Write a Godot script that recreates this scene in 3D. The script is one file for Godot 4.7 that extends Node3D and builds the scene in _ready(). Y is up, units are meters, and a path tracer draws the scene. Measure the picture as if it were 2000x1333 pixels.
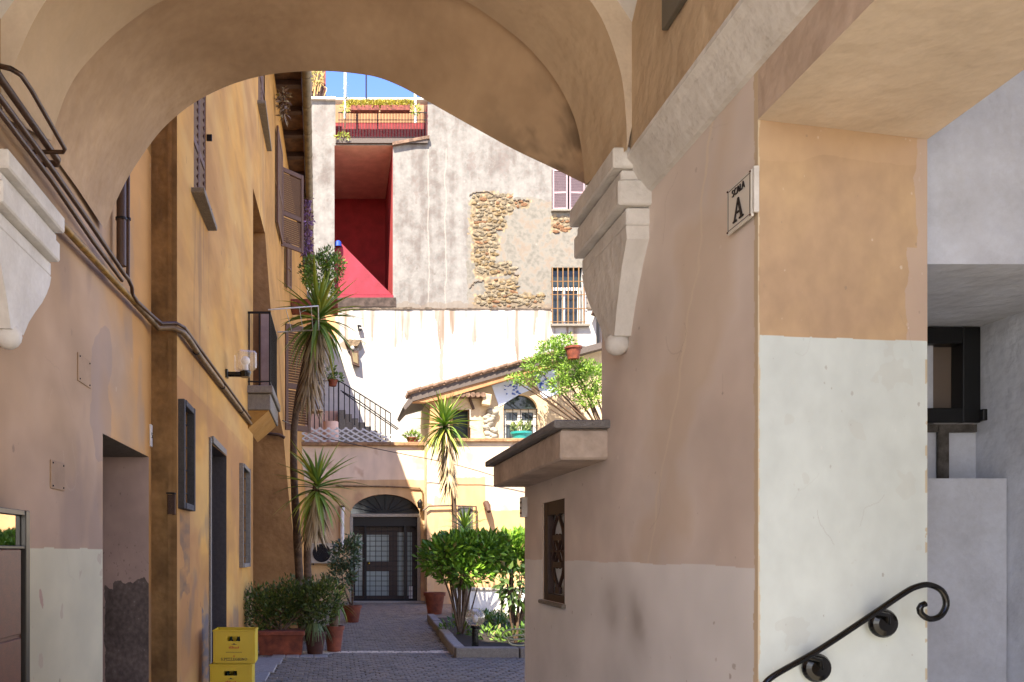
extends Node3D
# A vaulted passage opening on a sunlit courtyard. Pixel helper: at(u, v, d) is the point d metres ahead
# that the level, shifted lens sees at (u, v) of the 2000 x 1333 photograph.
const F := 1667.0
const U0 := 655.0
const V0 := 1080.0
const H := 1.55
const ZB := 0.35  # unseen street end of the passage, set close behind us to let light in
var M := {}
var T := {}
var rng := RandomNumberGenerator.new()
var nz := FastNoiseLite.new()
var taken := {}

func at(u, v, d) -> Vector3:
	return Vector3((u - U0) / F * d, H - (v - V0) / F * d, -d)
func hx(u, d) -> float:
	return (u - U0) / F * d
func hy(v, d) -> float:
	return H - (v - V0) / F * d
func fx(d) -> float:
	return 0.015 * d - 1.58

# ---------------------------------------------------------------- mesh builder
class MB:
	var st := SurfaceTool.new()
	func _init():
		st.begin(Mesh.PRIMITIVE_TRIANGLES)
	func vert(p, n, uv = Vector2.ZERO, c = Color.WHITE):
		st.set_normal(n)
		st.set_uv(uv)
		st.set_color(c)
		st.add_vertex(p)
	func tri(a, b, c, col = Color.WHITE):
		var n = (b - a).cross(c - a).normalized()
		vert(a, n, Vector2.ZERO, col); vert(c, n, Vector2.ZERO, col); vert(b, n, Vector2.ZERO, col)
	func quad(a, b, c, d, uvs = null, col = Color.WHITE):
		var n = (c - a).cross(d - b).normalized()
		if uvs == null:
			uvs = [Vector2.ZERO, Vector2.ZERO, Vector2.ZERO, Vector2.ZERO]
		var p = [a, b, c, d]
		for i in [0, 2, 1, 0, 3, 2]:
			vert(p[i], n, uvs[i], col)
	func obox(c, s, b = Basis.IDENTITY, bev = 0.0, col = Color.WHITE):
		var h = s * 0.5
		var g = min(bev, min(h.x, min(h.y, h.z)) * 0.9)
		var ax = [Vector3(1, 0, 0), Vector3(0, 1, 0), Vector3(0, 0, 1)]
		for i in 3:
			for sg in [-1.0, 1.0]:
				var n = ax[i] * sg
				var u = ax[(i + 1) % 3] * sg
				var v = ax[(i + 2) % 3]
				var o = n * h[i]
				var uu = u * (h[(i + 1) % 3] - g)
				var vv = v * (h[(i + 2) % 3] - g)
				quad(c + b * (o - uu - vv), c + b * (o + uu - vv), c + b * (o + uu + vv), c + b * (o - uu + vv), null, col)
		if g > 0.0:
			for i in 3:
				var j = (i + 1) % 3
				var k = (i + 2) % 3
				for sj in [-1.0, 1.0]:
					for sk in [-1.0, 1.0]:
						var a0 = ax[j] * sj * h[j] + ax[k] * sk * (h[k] - g)
						var a1 = ax[j] * sj * (h[j] - g) + ax[k] * sk * h[k]
						var e = ax[i] * (h[i] - g)
						if sj * sk > 0:
							quad(c + b * (a0 - e), c + b * (a1 - e), c + b * (a1 + e), c + b * (a0 + e), null, col)
						else:
							quad(c + b * (a0 + e), c + b * (a1 + e), c + b * (a1 - e), c + b * (a0 - e), null, col)
			for sx in [-1.0, 1.0]:
				for sy in [-1.0, 1.0]:
					for sz in [-1.0, 1.0]:
						var q = Vector3(h.x * sx, h.y * sy, h.z * sz)
						var x = q - Vector3(0, g * sy, g * sz)
						var y = q - Vector3(g * sx, 0, g * sz)
						var z = q - Vector3(g * sx, g * sy, 0)
						if sx * sy * sz > 0:
							tri(c + b * x, c + b * y, c + b * z, col)
						else:
							tri(c + b * x, c + b * z, c + b * y, col)
	func box(lo, hi, bev = 0.0, col = Color.WHITE):
		obox((lo + hi) * 0.5, (hi - lo).abs(), Basis.IDENTITY, bev, col)
	func bar(a, b, w, t, col = Color.WHITE):
		var y = (b - a).normalized()
		var x = y.cross(Vector3(0, 0, 1))
		if x.length() < 0.01:
			x = Vector3(1, 0, 0)
		x = x.normalized()
		obox((a + b) * 0.5, Vector3(w, (b - a).length(), t), Basis(x, y, x.cross(y)), 0.0, col)
	func tube(pts, r, n = 8, col = Color.WHITE):
		var rings = []
		var nor = []
		var up = Vector3(0.13, 0.97, 0.21).normalized()
		for i in pts.size():
			var t = (pts[min(i + 1, pts.size() - 1)] - pts[max(i - 1, 0)]).normalized()
			var x = up.cross(t)
			if x.length() < 0.15:
				x = Vector3(1, 0.1, 0).cross(t)
			x = x.normalized()
			var y = t.cross(x)
			up = y
			var rr = r[i] if r is Array else r
			var a = []
			var b = []
			for k in n:
				var q = TAU * k / n
				var dir = x * cos(q) + y * sin(q)
				a.append(pts[i] + dir * rr)
				b.append(dir)
			rings.append(a)
			nor.append(b)
		for i in pts.size() - 1:
			for k in n:
				var l = (k + 1) % n
				var p = [rings[i][k], rings[i][l], rings[i + 1][l], rings[i + 1][k]]
				var m = [nor[i][k], nor[i][l], nor[i + 1][l], nor[i + 1][k]]
				for q in [0, 2, 1, 0, 3, 2]:
					vert(p[q], m[q], Vector2.ZERO, col)
		for e in [0, pts.size() - 1]:
			for k in range(1, n - 1):
				if e == 0:
					tri(rings[e][0], rings[e][k + 1], rings[e][k], col)
				else:
					tri(rings[e][0], rings[e][k], rings[e][k + 1], col)
	func lathe(prof, o, n = 16, col = Color.WHITE, sq = Vector3.ONE):
		for i in prof.size() - 1:
			var p0 = prof[i]
			var p1 = prof[i + 1]
			var sl = Vector2(p1.y - p0.y, p0.x - p1.x).normalized()
			for k in n:
				var a = TAU * k / n
				var b = TAU * (k + 1) / n
				var da = Vector3(cos(a), 0, -sin(a))
				var db = Vector3(cos(b), 0, -sin(b))
				var q = [da * p0.x + Vector3(0, p0.y, 0), db * p0.x + Vector3(0, p0.y, 0), db * p1.x + Vector3(0, p1.y, 0), da * p1.x + Vector3(0, p1.y, 0)]
				var m = [da * sl.x + Vector3(0, sl.y, 0), db * sl.x + Vector3(0, sl.y, 0), db * sl.x + Vector3(0, sl.y, 0), da * sl.x + Vector3(0, sl.y, 0)]
				for j in [0, 2, 1, 0, 3, 2]:
					vert(o + q[j] * sq, m[j], Vector2.ZERO, col)
	func ball(c, r, n = 14, sq = Vector3.ONE, col = Color.WHITE):
		var seg = n / 2
		for i in seg:
			for k in n:
				var p = []
				for e in [[i, k], [i, k + 1], [i + 1, k + 1], [i + 1, k]]:
					var a = PI * e[0] / seg - PI / 2
					var b = TAU * e[1] / n
					p.append(Vector3(cos(a) * cos(b), sin(a), -cos(a) * sin(b)))
				for j in [0, 2, 1, 0, 3, 2]:
					vert(c + p[j] * r * sq, p[j], Vector2.ZERO, col)
	func prism(poly, off, col = Color.WHITE):
		var n = Vector3.ZERO
		for i in poly.size():
			n += (poly[i] - poly[0]).cross(poly[(i + 1) % poly.size()] - poly[0])
		n = n.normalized()
		if n.dot(off) > 0:
			poly = poly.duplicate()
			poly.reverse()
			n = -n
		var x = n.cross(Vector3(0.3, 0.9, 0.2)).normalized()
		var y = n.cross(x)
		var flat = PackedVector2Array()
		for p in poly:
			flat.append(Vector2(p.dot(x), p.dot(y)))
		var t = Geometry2D.triangulate_polygon(flat)
		for i in range(0, t.size(), 3):
			var a = poly[t[i]]
			var b = poly[t[i + 1]]
			var c = poly[t[i + 2]]
			if (b - a).cross(c - a).dot(n) < 0:
				var s = b
				b = c
				c = s
			tri(a, b, c, col)
			tri(a + off, c + off, b + off, col)
		for i in poly.size():
			var j = (i + 1) % poly.size()
			quad(poly[j], poly[i], poly[i] + off, poly[j] + off, null, col)
	func loft(A, B, flip = false):
		# smooth sheet between two curves of as many points
		var nn = []
		for i in A.size():
			var i0 = max(i - 1, 0)
			var i1 = min(i + 1, A.size() - 1)
			var n = ((A[i1] - A[i0]) + (B[i1] - B[i0])).cross((B[i] - A[i])).normalized()
			nn.append(-n if flip else n)
		for i in A.size() - 1:
			var p = [A[i], A[i + 1], B[i + 1], B[i]]
			var m = [nn[i], nn[i + 1], nn[i + 1], nn[i]]
			for q in ([0, 1, 2, 0, 2, 3] if flip else [0, 2, 1, 0, 3, 2]):
				vert(p[q], m[q])
	func holed(O, U, V, w, h, holes, tex_w = 0.0, tex_h = 0.0, ox = 0.0, oy = 0.0):
		# wall rectangle with rectangular openings, cut into cells
		if tex_w == 0.0:
			tex_w = w
			tex_h = h
		var xs = [0.0, w]
		var ys = [0.0, h]
		for r in holes:
			for q in [r.position.x, r.end.x]:
				if q > 0 and q < w and not xs.has(q): xs.append(q)
			for q in [r.position.y, r.end.y]:
				if q > 0 and q < h and not ys.has(q): ys.append(q)
		xs.sort()
		ys.sort()
		for i in xs.size() - 1:
			for j in ys.size() - 1:
				var mid = Vector2((xs[i] + xs[i + 1]) / 2, (ys[j] + ys[j + 1]) / 2)
				var skip = false
				for r in holes:
					if r.has_point(mid): skip = true
				if skip: continue
				var c = []
				var uv = []
				for e in [[i, j], [i + 1, j], [i + 1, j + 1], [i, j + 1]]:
					var x = xs[e[0]]
					var y = ys[e[1]]
					c.append(O + U * x + V * y)
					uv.append(Vector2((x + ox) / tex_w, 1.0 - (y + oy) / tex_h))
				quad(c[0], c[1], c[2], c[3], uv)
	func reveal(O, U, V, r, off):
		var a = O + U * r.position.x + V * r.position.y
		var b = O + U * r.end.x + V * r.position.y
		var c = O + U * r.end.x + V * r.end.y
		var d = O + U * r.position.x + V * r.end.y
		quad(a, b, b + off, a + off)
		quad(b, c, c + off, b + off)
		quad(c, d, d + off, c + off)
		quad(d, a, a + off, d + off)
	func leaf(p, dir, side, l, w, col):
		var nrm = dir.cross(side).normalized()
		var mid = p + dir * l * 0.45 - nrm * l * 0.05
		var a = mid + side * w * 0.5 + nrm * w * 0.15
		var b = mid - side * w * 0.5 + nrm * w * 0.15
		var t = p + dir * l - nrm * l * 0.12
		tri(p, a, mid, col); tri(a, t, mid, col)
		tri(p, mid, b, col); tri(mid, t, b, col)

# ---------------------------------------------------------------- nodes
func numbered(called) -> String:
	if not taken.has(called):
		taken[called] = 0
		return called
	taken[called] += 1
	return "%s_%03d" % [called, taken[called]]
func thing(called, label, category, p = Vector3.ZERO, group = ""):
	var o = Node3D.new()
	o.name = numbered(called)
	add_child(o)
	o.position = p
	tag(o, label, category, group)
	return o
func tag(o, label, category, group = "", kind = ""):
	if label: o.set_meta("label", label)
	if category: o.set_meta("category", category)
	if group: o.set_meta("group", group)
	if kind: o.set_meta("kind", kind)
func part(mb, called, mat, parent):
	# vertices are in world coordinates; the node undoes its parent's place
	var o = MeshInstance3D.new()
	o.mesh = mb.st.commit() if mb is MB else mb
	o.material_override = mat
	o.name = called
	parent.add_child(o, true)
	if parent != self:
		var sum = Vector3.ZERO
		var q = parent
		while q != self:
			sum += q.position
			q = q.get_parent()
		o.position = -sum
	return o
func struct(mb, called, mat, kind = "structure"):
	var o = part(mb, numbered(called), mat, self)
	o.set_meta("kind", kind)
	return o
func put(called, mesh, mat, xf, parent):
	var o = MeshInstance3D.new()
	o.mesh = mesh
	o.material_override = mat
	o.name = called
	parent.add_child(o, true)
	o.transform = xf
	return o

# ---------------------------------------------------------------- materials
func fbm(x, y) -> float:
	return nz.get_noise_2d(x * 100.0, y * 100.0)
func wear(im, sd, cracks, nicks, dark, pale):
	# hairline cracks, nicks and rubs drawn into a computed plaster picture
	var g = RandomNumberGenerator.new()
	g.seed = sd
	var w = im.get_width()
	var h = im.get_height()
	for i in cracks:
		var p = Vector2(g.randf() * w, g.randf() * h)
		var a = PI / 2 + g.randfn() * 0.5
		var k = g.randf_range(0.05, 0.2)
		var c = dark if g.randf() < 0.6 else pale
		for q in g.randi_range(15, 110):
			a += g.randf_range(-0.22, 0.22)
			p += Vector2(cos(a), sin(a))
			if p.x < 0 or p.y < 0 or p.x >= w or p.y >= h: break
			im.set_pixel(int(p.x), int(p.y), im.get_pixel(int(p.x), int(p.y)).lerp(c, k))
	for i in nicks:
		var p = Vector2i(g.randi_range(0, w - 1), g.randi_range(0, h - 1))
		var rr = 0.5 + 1.9 * pow(g.randf(), 2.5)
		var c = dark if g.randf() < 0.55 else pale
		var k = g.randf_range(0.08, 0.4)
		for x in range(-4, 5):
			for y in range(-4, 5):
				var q = p + Vector2i(x, y)
				if x * x + y * y * 0.6 < rr * rr * g.randf_range(0.6, 1.2) and q.x >= 0 and q.y >= 0 and q.x < w and q.y < h:
					im.set_pixel(q.x, q.y, im.get_pixel(q.x, q.y).lerp(c, k))
func paint(w, h, fn: Callable, worn = null) -> ImageTexture:
	var data = PackedByteArray()
	data.resize(w * h * 3)
	var k = 0
	for j in h:
		for i in w:
			var c: Color = fn.call((i + 0.5) / w, (j + 0.5) / h)
			data[k] = clampi(int(c.r * 255.0), 0, 255)
			data[k + 1] = clampi(int(c.g * 255.0), 0, 255)
			data[k + 2] = clampi(int(c.b * 255.0), 0, 255)
			k += 3
	var im = Image.create_from_data(w, h, false, Image.FORMAT_RGB8, data)
	if worn != null: wear(im, worn[0], worn[1], worn[2], worn[3], worn[4])
	return ImageTexture.create_from_image(im)
func seam(sd, fr, oc, n = 512) -> PackedByteArray:
	var f = FastNoiseLite.new()
	f.seed = sd
	f.noise_type = FastNoiseLite.TYPE_SIMPLEX_SMOOTH
	f.frequency = fr
	f.fractal_octaves = oc
	var im = f.get_seamless_image(n, n)
	im.convert(Image.FORMAT_L8)
	return im.get_data()
func mix_tex(list, lo: Color, hi: Color, n = 512) -> ImageTexture:
	# list of [seed, frequency, octaves, weight]
	var acc = []
	for e in list:
		acc.append([seam(e[0], e[1], e[2], n), e[3]])
	var data = PackedByteArray()
	data.resize(n * n * 3)
	for i in n * n:
		var s = 0.0
		for a in acc:
			s += a[0][i] * a[1]
		s = clampf(s / 255.0, 0.0, 1.0)
		data[i * 3] = int(lerpf(lo.r, hi.r, s) * 255)
		data[i * 3 + 1] = int(lerpf(lo.g, hi.g, s) * 255)
		data[i * 3 + 2] = int(lerpf(lo.b, hi.b, s) * 255)
	return ImageTexture.create_from_image(Image.create_from_data(n, n, false, Image.FORMAT_RGB8, data))
func bump_tex(sd, fr, oc, sc, n = 512) -> ImageTexture:
	var im = Image.create_from_data(n, n, false, Image.FORMAT_L8, seam(sd, fr, oc, n))
	im.convert(Image.FORMAT_RGBA8)
	im.bump_map_to_normal_map(sc)
	return ImageTexture.create_from_image(im)
func mat(col, rough = 0.9, tex = "", sc = 0.35, nrm = "", ns = 0.5, metal = 0.0):
	var m = StandardMaterial3D.new()
	m.albedo_color = col
	m.roughness = rough
	m.metallic = metal
	if tex or nrm:
		m.uv1_triplanar = true
		m.uv1_world_triplanar = true
		m.uv1_scale = Vector3(sc, sc, sc)
	if tex: m.albedo_texture = T[tex]
	if nrm:
		m.normal_enabled = true
		m.normal_texture = T[nrm]
		m.normal_scale = ns
	return m
func uvmat(tex, rough = 0.92):
	var m = StandardMaterial3D.new()
	m.albedo_texture = tex
	m.roughness = rough
	return m
func leafmat(back = 0.25):
	var m = StandardMaterial3D.new()
	m.albedo_color = Color.WHITE
	m.vertex_color_use_as_albedo = true
	m.roughness = 0.55
	m.backlight_enabled = true
	m.backlight = Color(back * 0.6, back, back * 0.15)
	return m
func glass(col, a):
	var m = StandardMaterial3D.new()
	m.albedo_color = Color(col.r, col.g, col.b, a)
	m.transparency = BaseMaterial3D.TRANSPARENCY_ALPHA
	m.roughness = 0.05
	return m
func make_materials():
	nz.seed = 7
	nz.noise_type = FastNoiseLite.TYPE_SIMPLEX_SMOOTH
	nz.frequency = 0.01
	nz.fractal_octaves = 4
	T.plaster = mix_tex([[1, 0.006, 5, 0.65], [2, 0.05, 3, 0.25], [3, 0.2, 1, 0.1]], Color(0.84, 0.83, 0.82), Color(1, 1, 1), 768)
	T.grime = mix_tex([[4, 0.008, 5, 0.75], [5, 0.07, 3, 0.25]], Color(0.45, 0.43, 0.4), Color(1.0, 1.0, 1.0), 512)
	T.stain = mix_tex([[14, 0.007, 5, 0.7], [15, 0.06, 3, 0.3]], Color(0.74, 0.72, 0.70), Color(1.0, 1.0, 1.0), 512)
	T.speck = mix_tex([[6, 0.12, 3, 0.7], [7, 0.02, 3, 0.3]], Color(0.6, 0.6, 0.6), Color(1, 1, 1), 512)
	T.bump = bump_tex(8, 0.03, 5, 6.0)
	T.fine = bump_tex(9, 0.15, 3, 5.0)
	M.soffit = mat(Color(0.84, 0.74, 0.61), 0.92, "plaster", 0.28, "bump", 0.35)
	M.soffit_dirty = mat(Color(0.84, 0.73, 0.60), 0.92, "stain", 0.33, "bump", 0.35)
	M.pass_wall = mat(Color(0.82, 0.73, 0.65), 0.92, "plaster", 0.3, "bump", 0.3)
	M.lintel = mat(Color(0.87, 0.80, 0.71), 0.92, "plaster", 0.35, "bump", 0.3)
	M.white_trim = mat(Color(0.93, 0.92, 0.90), 0.9, "plaster", 0.7, "bump", 0.4)
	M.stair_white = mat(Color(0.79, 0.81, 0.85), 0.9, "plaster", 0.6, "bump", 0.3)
	M.ochre = mat(Color(0.77, 0.57, 0.27), 0.92, "stain", 0.22, "bump", 0.3)
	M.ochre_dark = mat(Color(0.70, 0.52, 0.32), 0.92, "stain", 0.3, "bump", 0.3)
	M.cream = mat(Color(0.80, 0.71, 0.58), 0.92, "plaster", 0.2, "bump", 0.3)
	M.stone = mat(Color(0.62, 0.58, 0.52), 0.88, "speck", 1.2, "fine", 0.4)
	M.stone_dark = mat(Color(0.34, 0.33, 0.33), 0.88, "speck", 1.5, "fine", 0.4)
	M.stone_light = mat(Color(0.74, 0.70, 0.63), 0.85, "speck", 1.0, "fine", 0.3)
	M.dark = mat(Color(0.07, 0.06, 0.06), 0.8)
	M.iron = mat(Color(0.10, 0.09, 0.09), 0.5, "", 1, "", 0, 0.4)
	M.gloss_black = mat(Color(0.02, 0.02, 0.022), 0.18)
	M.brown_pipe = mat(Color(0.38, 0.27, 0.20), 0.5, "speck", 3.0)
	M.yellow_pipe = mat(Color(0.72, 0.55, 0.20), 0.55, "grime", 2.0)
	M.tan_pipe = mat(Color(0.58, 0.46, 0.30), 0.55, "grime", 2.0)
	M.gutter = mat(Color(0.56, 0.50, 0.38), 0.5, "grime", 0.8)
	M.wood_dark = mat(Color(0.33, 0.21, 0.14), 0.7, "speck", 2.0)
	M.wood_door = mat(Color(0.25, 0.16, 0.10), 0.55, "speck", 2.0)
	M.wood_red = mat(Color(0.48, 0.25, 0.14), 0.45, "speck", 1.4)
	M.shutter = mat(Color(0.46, 0.31, 0.20), 0.65, "speck", 2.0)
	M.shutter_pink = mat(Color(0.70, 0.60, 0.62), 0.65, "speck", 2.0)
	M.grille_brown = mat(Color(0.27, 0.17, 0.13), 0.5, "speck", 5.0)
	M.rust_bar = mat(Color(0.60, 0.44, 0.26), 0.7, "speck", 3.0)
	M.terracotta = mat(Color(0.60, 0.30, 0.19), 0.8, "grime", 1.3)
	M.tile = mat(Color(0.58, 0.46, 0.38), 0.85, "grime", 1.1)
	M.fascia = mat(Color(0.42, 0.37, 0.34), 0.8, "speck", 1.5)
	M.red = mat(Color(0.66, 0.15, 0.14), 0.85, "stain", 0.4)
	M.magenta = mat(Color(0.58, 0.16, 0.23), 0.85, "stain", 0.4)
	M.pinkish = mat(Color(0.92, 0.76, 0.67), 0.9, "plaster", 0.4)
	M.crate = mat(Color(0.80, 0.68, 0.04), 0.4)
	M.print_dark = mat(Color(0.10, 0.08, 0.10), 0.6)
	M.print_red = mat(Color(0.70, 0.26, 0.06), 0.6)
	M.bottle = mat(Color(0.02, 0.12, 0.07), 0.1)
	M.cap = mat(Color(0.75, 0.78, 0.80), 0.35)
	M.white = mat(Color(0.86, 0.85, 0.82), 0.6)
	M.white_paint = mat(Color(0.88, 0.87, 0.85), 0.5, "plaster", 2.0)
	M.steel = mat(Color(0.55, 0.56, 0.58), 0.25, "", 1, "", 0, 0.9)
	M.mirror = mat(Color(0.85, 0.85, 0.85), 0.02, "", 1, "", 0, 1.0)
	M.pane = mat(Color(0.16, 0.19, 0.19), 0.06)
	M.pane_pale = mat(Color(0.56, 0.60, 0.58), 0.12)
	M.pane_white = mat(Color(0.88, 0.91, 0.93), 0.5)  # light coming through the gatehouse window is put into this pane colour
	M.green_door = mat(Color(0.05, 0.12, 0.09), 0.5)
	M.soil = mat(Color(0.20, 0.15, 0.11), 0.95, "grime", 1.0)
	M.leaf = leafmat(0.45)
	M.dead = leafmat(0.05)
	M.bark = mat(Color(0.46, 0.36, 0.27), 0.9, "grime", 2.5, "fine", 0.8)
	M.clear = glass(Color(0.95, 0.9, 0.8), 0.22)
	M.bulb = mat(Color(0.90, 0.88, 0.84), 0.3)
	M.turquoise = mat(Color(0.12, 0.52, 0.50), 0.5)
	M.blue = mat(Color(0.10, 0.25, 0.62), 0.5)
	M.hose = mat(Color(0.62, 0.60, 0.44), 0.5)
	M.cable = mat(Color(0.15, 0.13, 0.12), 0.6)
	M.majolica = mat(Color(0.80, 0.84, 0.92), 0.3)
	M.majolica_blue = mat(Color(0.30, 0.42, 0.72), 0.3)

# ---------------------------------------------------------------- curves
func smooth(pts, n):
	var c = Curve3D.new()
	for i in pts.size():
		var a = pts[max(i - 1, 0)]
		var b = pts[min(i + 1, pts.size() - 1)]
		var tg = (b - a) / 6.0
		c.add_point(pts[i], -tg, tg)
	c.bake_interval = 0.02
	var out = []
	var L = c.get_baked_length()
	for i in n:
		out.append(c.sample_baked(L * i / (n - 1.0), true))
	return out

func _ready():
	rng.seed = 20
	# ---- camera
	var cam = Camera3D.new()
	cam.name = "camera"
	cam.position = Vector3(0, H, 0)
	cam.near = 0.1
	cam.far = 300.0
	cam.projection = Camera3D.PROJECTION_FRUSTUM
	cam.size = 1333.0 / F * 0.1
	cam.frustum_offset = Vector2((1000.0 - U0) / F * 0.1, (V0 - 666.5) / F * 0.1)
	add_child(cam)
	cam.current = true
	# ---- sky, exposure
	var env = Environment.new()
	var sky = Sky.new()
	var sm = ProceduralSkyMaterial.new()
	sm.sky_top_color = Color(0.14, 0.24, 0.44)
	sm.sky_horizon_color = Color(0.92, 0.91, 0.88)  # bright horizon stays out of view, raised to light the passage
	sm.sky_curve = 0.10
	sm.ground_horizon_color = Color(0.55, 0.55, 0.55)
	sm.ground_bottom_color = Color(0.3, 0.28, 0.26)
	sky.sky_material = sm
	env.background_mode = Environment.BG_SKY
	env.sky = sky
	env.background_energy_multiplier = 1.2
	env.tonemap_mode = Environment.TONE_MAPPER_LINEAR
	env.tonemap_exposure = 8.5
	env.sdfgi_enabled = true
	env.ssao_enabled = true
	env.ssil_enabled = true
	var we = WorldEnvironment.new()
	we.name = "world_environment"
	we.environment = env
	add_child(we)
	# ---- sun: high, behind us on the left
	var sun = DirectionalLight3D.new()
	sun.name = "sun"
	sun.light_energy = 0.75
	sun.light_color = Color(1.0, 0.96, 0.89)
	sun.light_angular_distance = 0.5
	sun.shadow_enabled = true
	add_child(sun)
	sun.look_at_from_position(Vector3.ZERO, Vector3(0.28, -0.80, -0.53), Vector3.UP)

	make_materials()
	build_ground()
	build_archway()
	build_yellow_house()
	build_terrace_house()
	build_back_building()
	build_garden_house()
	build_courtyard()
	build_details()

# ---------------------------------------------------------------- ground
func build_ground():
	var g = MB.new()
	g.quad(Vector3(-120, -0.05, 120), Vector3(120, -0.05, 120), Vector3(120, -0.05, -160), Vector3(-120, -0.05, -160))
	struct(g, "ground", M.stone_light)  # unseen passage floor kept pale to bounce sunlight onto vault and walls
	g = MB.new()
	g.quad(Vector3(-9, -0.03, -4.5), Vector3(13, -0.03, -4.5), Vector3(13, -0.03, -27), Vector3(-9, -0.03, -27))
	struct(g, "paving_bed", mat(Color(0.40, 0.36, 0.31), 0.95, "grime", 0.8))
	# small dark setts, too many to count
	var s = MB.new()
	s.obox(Vector3.ZERO, Vector3(0.118, 0.06, 0.118), Basis.IDENTITY, 0.010)
	var mm = MultiMesh.new()
	mm.transform_format = MultiMesh.TRANSFORM_3D
	mm.use_colors = true
	mm.mesh = s.st.commit()
	var xf = []
	var cols = []
	var z = 4.6
	while z < 26.4:
		var row = int(z / 0.12)
		var x = -1.75 + (row % 2) * 0.06
		var lim = 4.5 if z > 7.0 else 1.8
		while x < lim:
			var skip = (z > 7.9 and z < 12.55 and x < -0.98 + (z - 7.9) * 0.05) or (z > 12.6 and z < 19.4 and x > 1.72 + (z - 12.6) * 0.05)
			if not skip:
				var b = Basis(Vector3.UP, rng.randf_range(-0.06, 0.06)).rotated(Vector3.RIGHT, rng.randf_range(-0.03, 0.03))
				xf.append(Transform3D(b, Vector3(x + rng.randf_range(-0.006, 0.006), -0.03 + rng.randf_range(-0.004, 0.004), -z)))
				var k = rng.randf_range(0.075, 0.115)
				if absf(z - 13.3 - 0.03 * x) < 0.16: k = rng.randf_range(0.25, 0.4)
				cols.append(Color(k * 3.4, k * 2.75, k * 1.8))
			x += 0.122
		z += 0.122
	mm.instance_count = xf.size()
	for i in xf.size():
		mm.set_instance_transform(i, xf[i])
		mm.set_instance_color(i, cols[i])
	var mi = MultiMeshInstance3D.new()
	mi.name = "paving_setts"
	mi.multimesh = mm
	var m = mat(Color.WHITE, 0.75, "speck", 2.0)
	m.vertex_color_use_as_albedo = true
	mi.material_override = m
	add_child(mi)
	tag(mi, "small dark grey stone setts paving the courtyard and passage", "paving", "", "stuff")
	var lt = MB.new()
	for i in 420:
		var d = rng.randf_range(8.5, 24.0)
		var side = rng.randf() < 0.6
		var x = (rng.randf_range(1.1, 1.8) if side else rng.randf_range(-0.9, 1.8)) if d > 12.0 else rng.randf_range(-1.2, 2.2)
		var a = rng.randf() * TAU
		var dir = Vector3(cos(a), rng.randf_range(0.0, 0.25), sin(a)).normalized()
		var kk = rng.randf_range(0.5, 1.2)
		lt.leaf(Vector3(x, 0.008, -d), dir, Vector3(-dir.z, 0, dir.x).normalized(), rng.randf_range(0.03, 0.075), 0.025, Color(0.30 * kk, 0.22 * kk, 0.10 * kk))
	var lo = part(lt, "fallen_leaves", leafmat(0.05), self)
	tag(lo, "dry fallen leaves scattered over the courtyard paving", "leaves", "", "stuff")
	# pale slabs along the yellow wall
	var base = Node3D.new()
	base.name = "pavement"
	add_child(base)
	base.set_meta("kind", "structure")
	for i in 6:
		var sl = MB.new()
		var d0 = 7.95 + i * 0.77
		var w = 0.04 + (d0 - 7.9) * 0.05
		sl.box(Vector3(fx(d0) + 0.02, -0.05, -d0 - 0.755), Vector3(-1.0 + w, 0.008 + rng.randf_range(-0.003, 0.003), -d0), 0.01)
		part(sl, "slab", M.stone_light, base)
	for i in 4:
		var sl = MB.new()
		var x0 = -0.95 + i * 0.21
		sl.box(Vector3(x0, -0.05, -12.88), Vector3(x0 + 0.2, 0.012, -12.58), 0.01)
		part(sl, "slab", M.stone_light, base)

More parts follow.
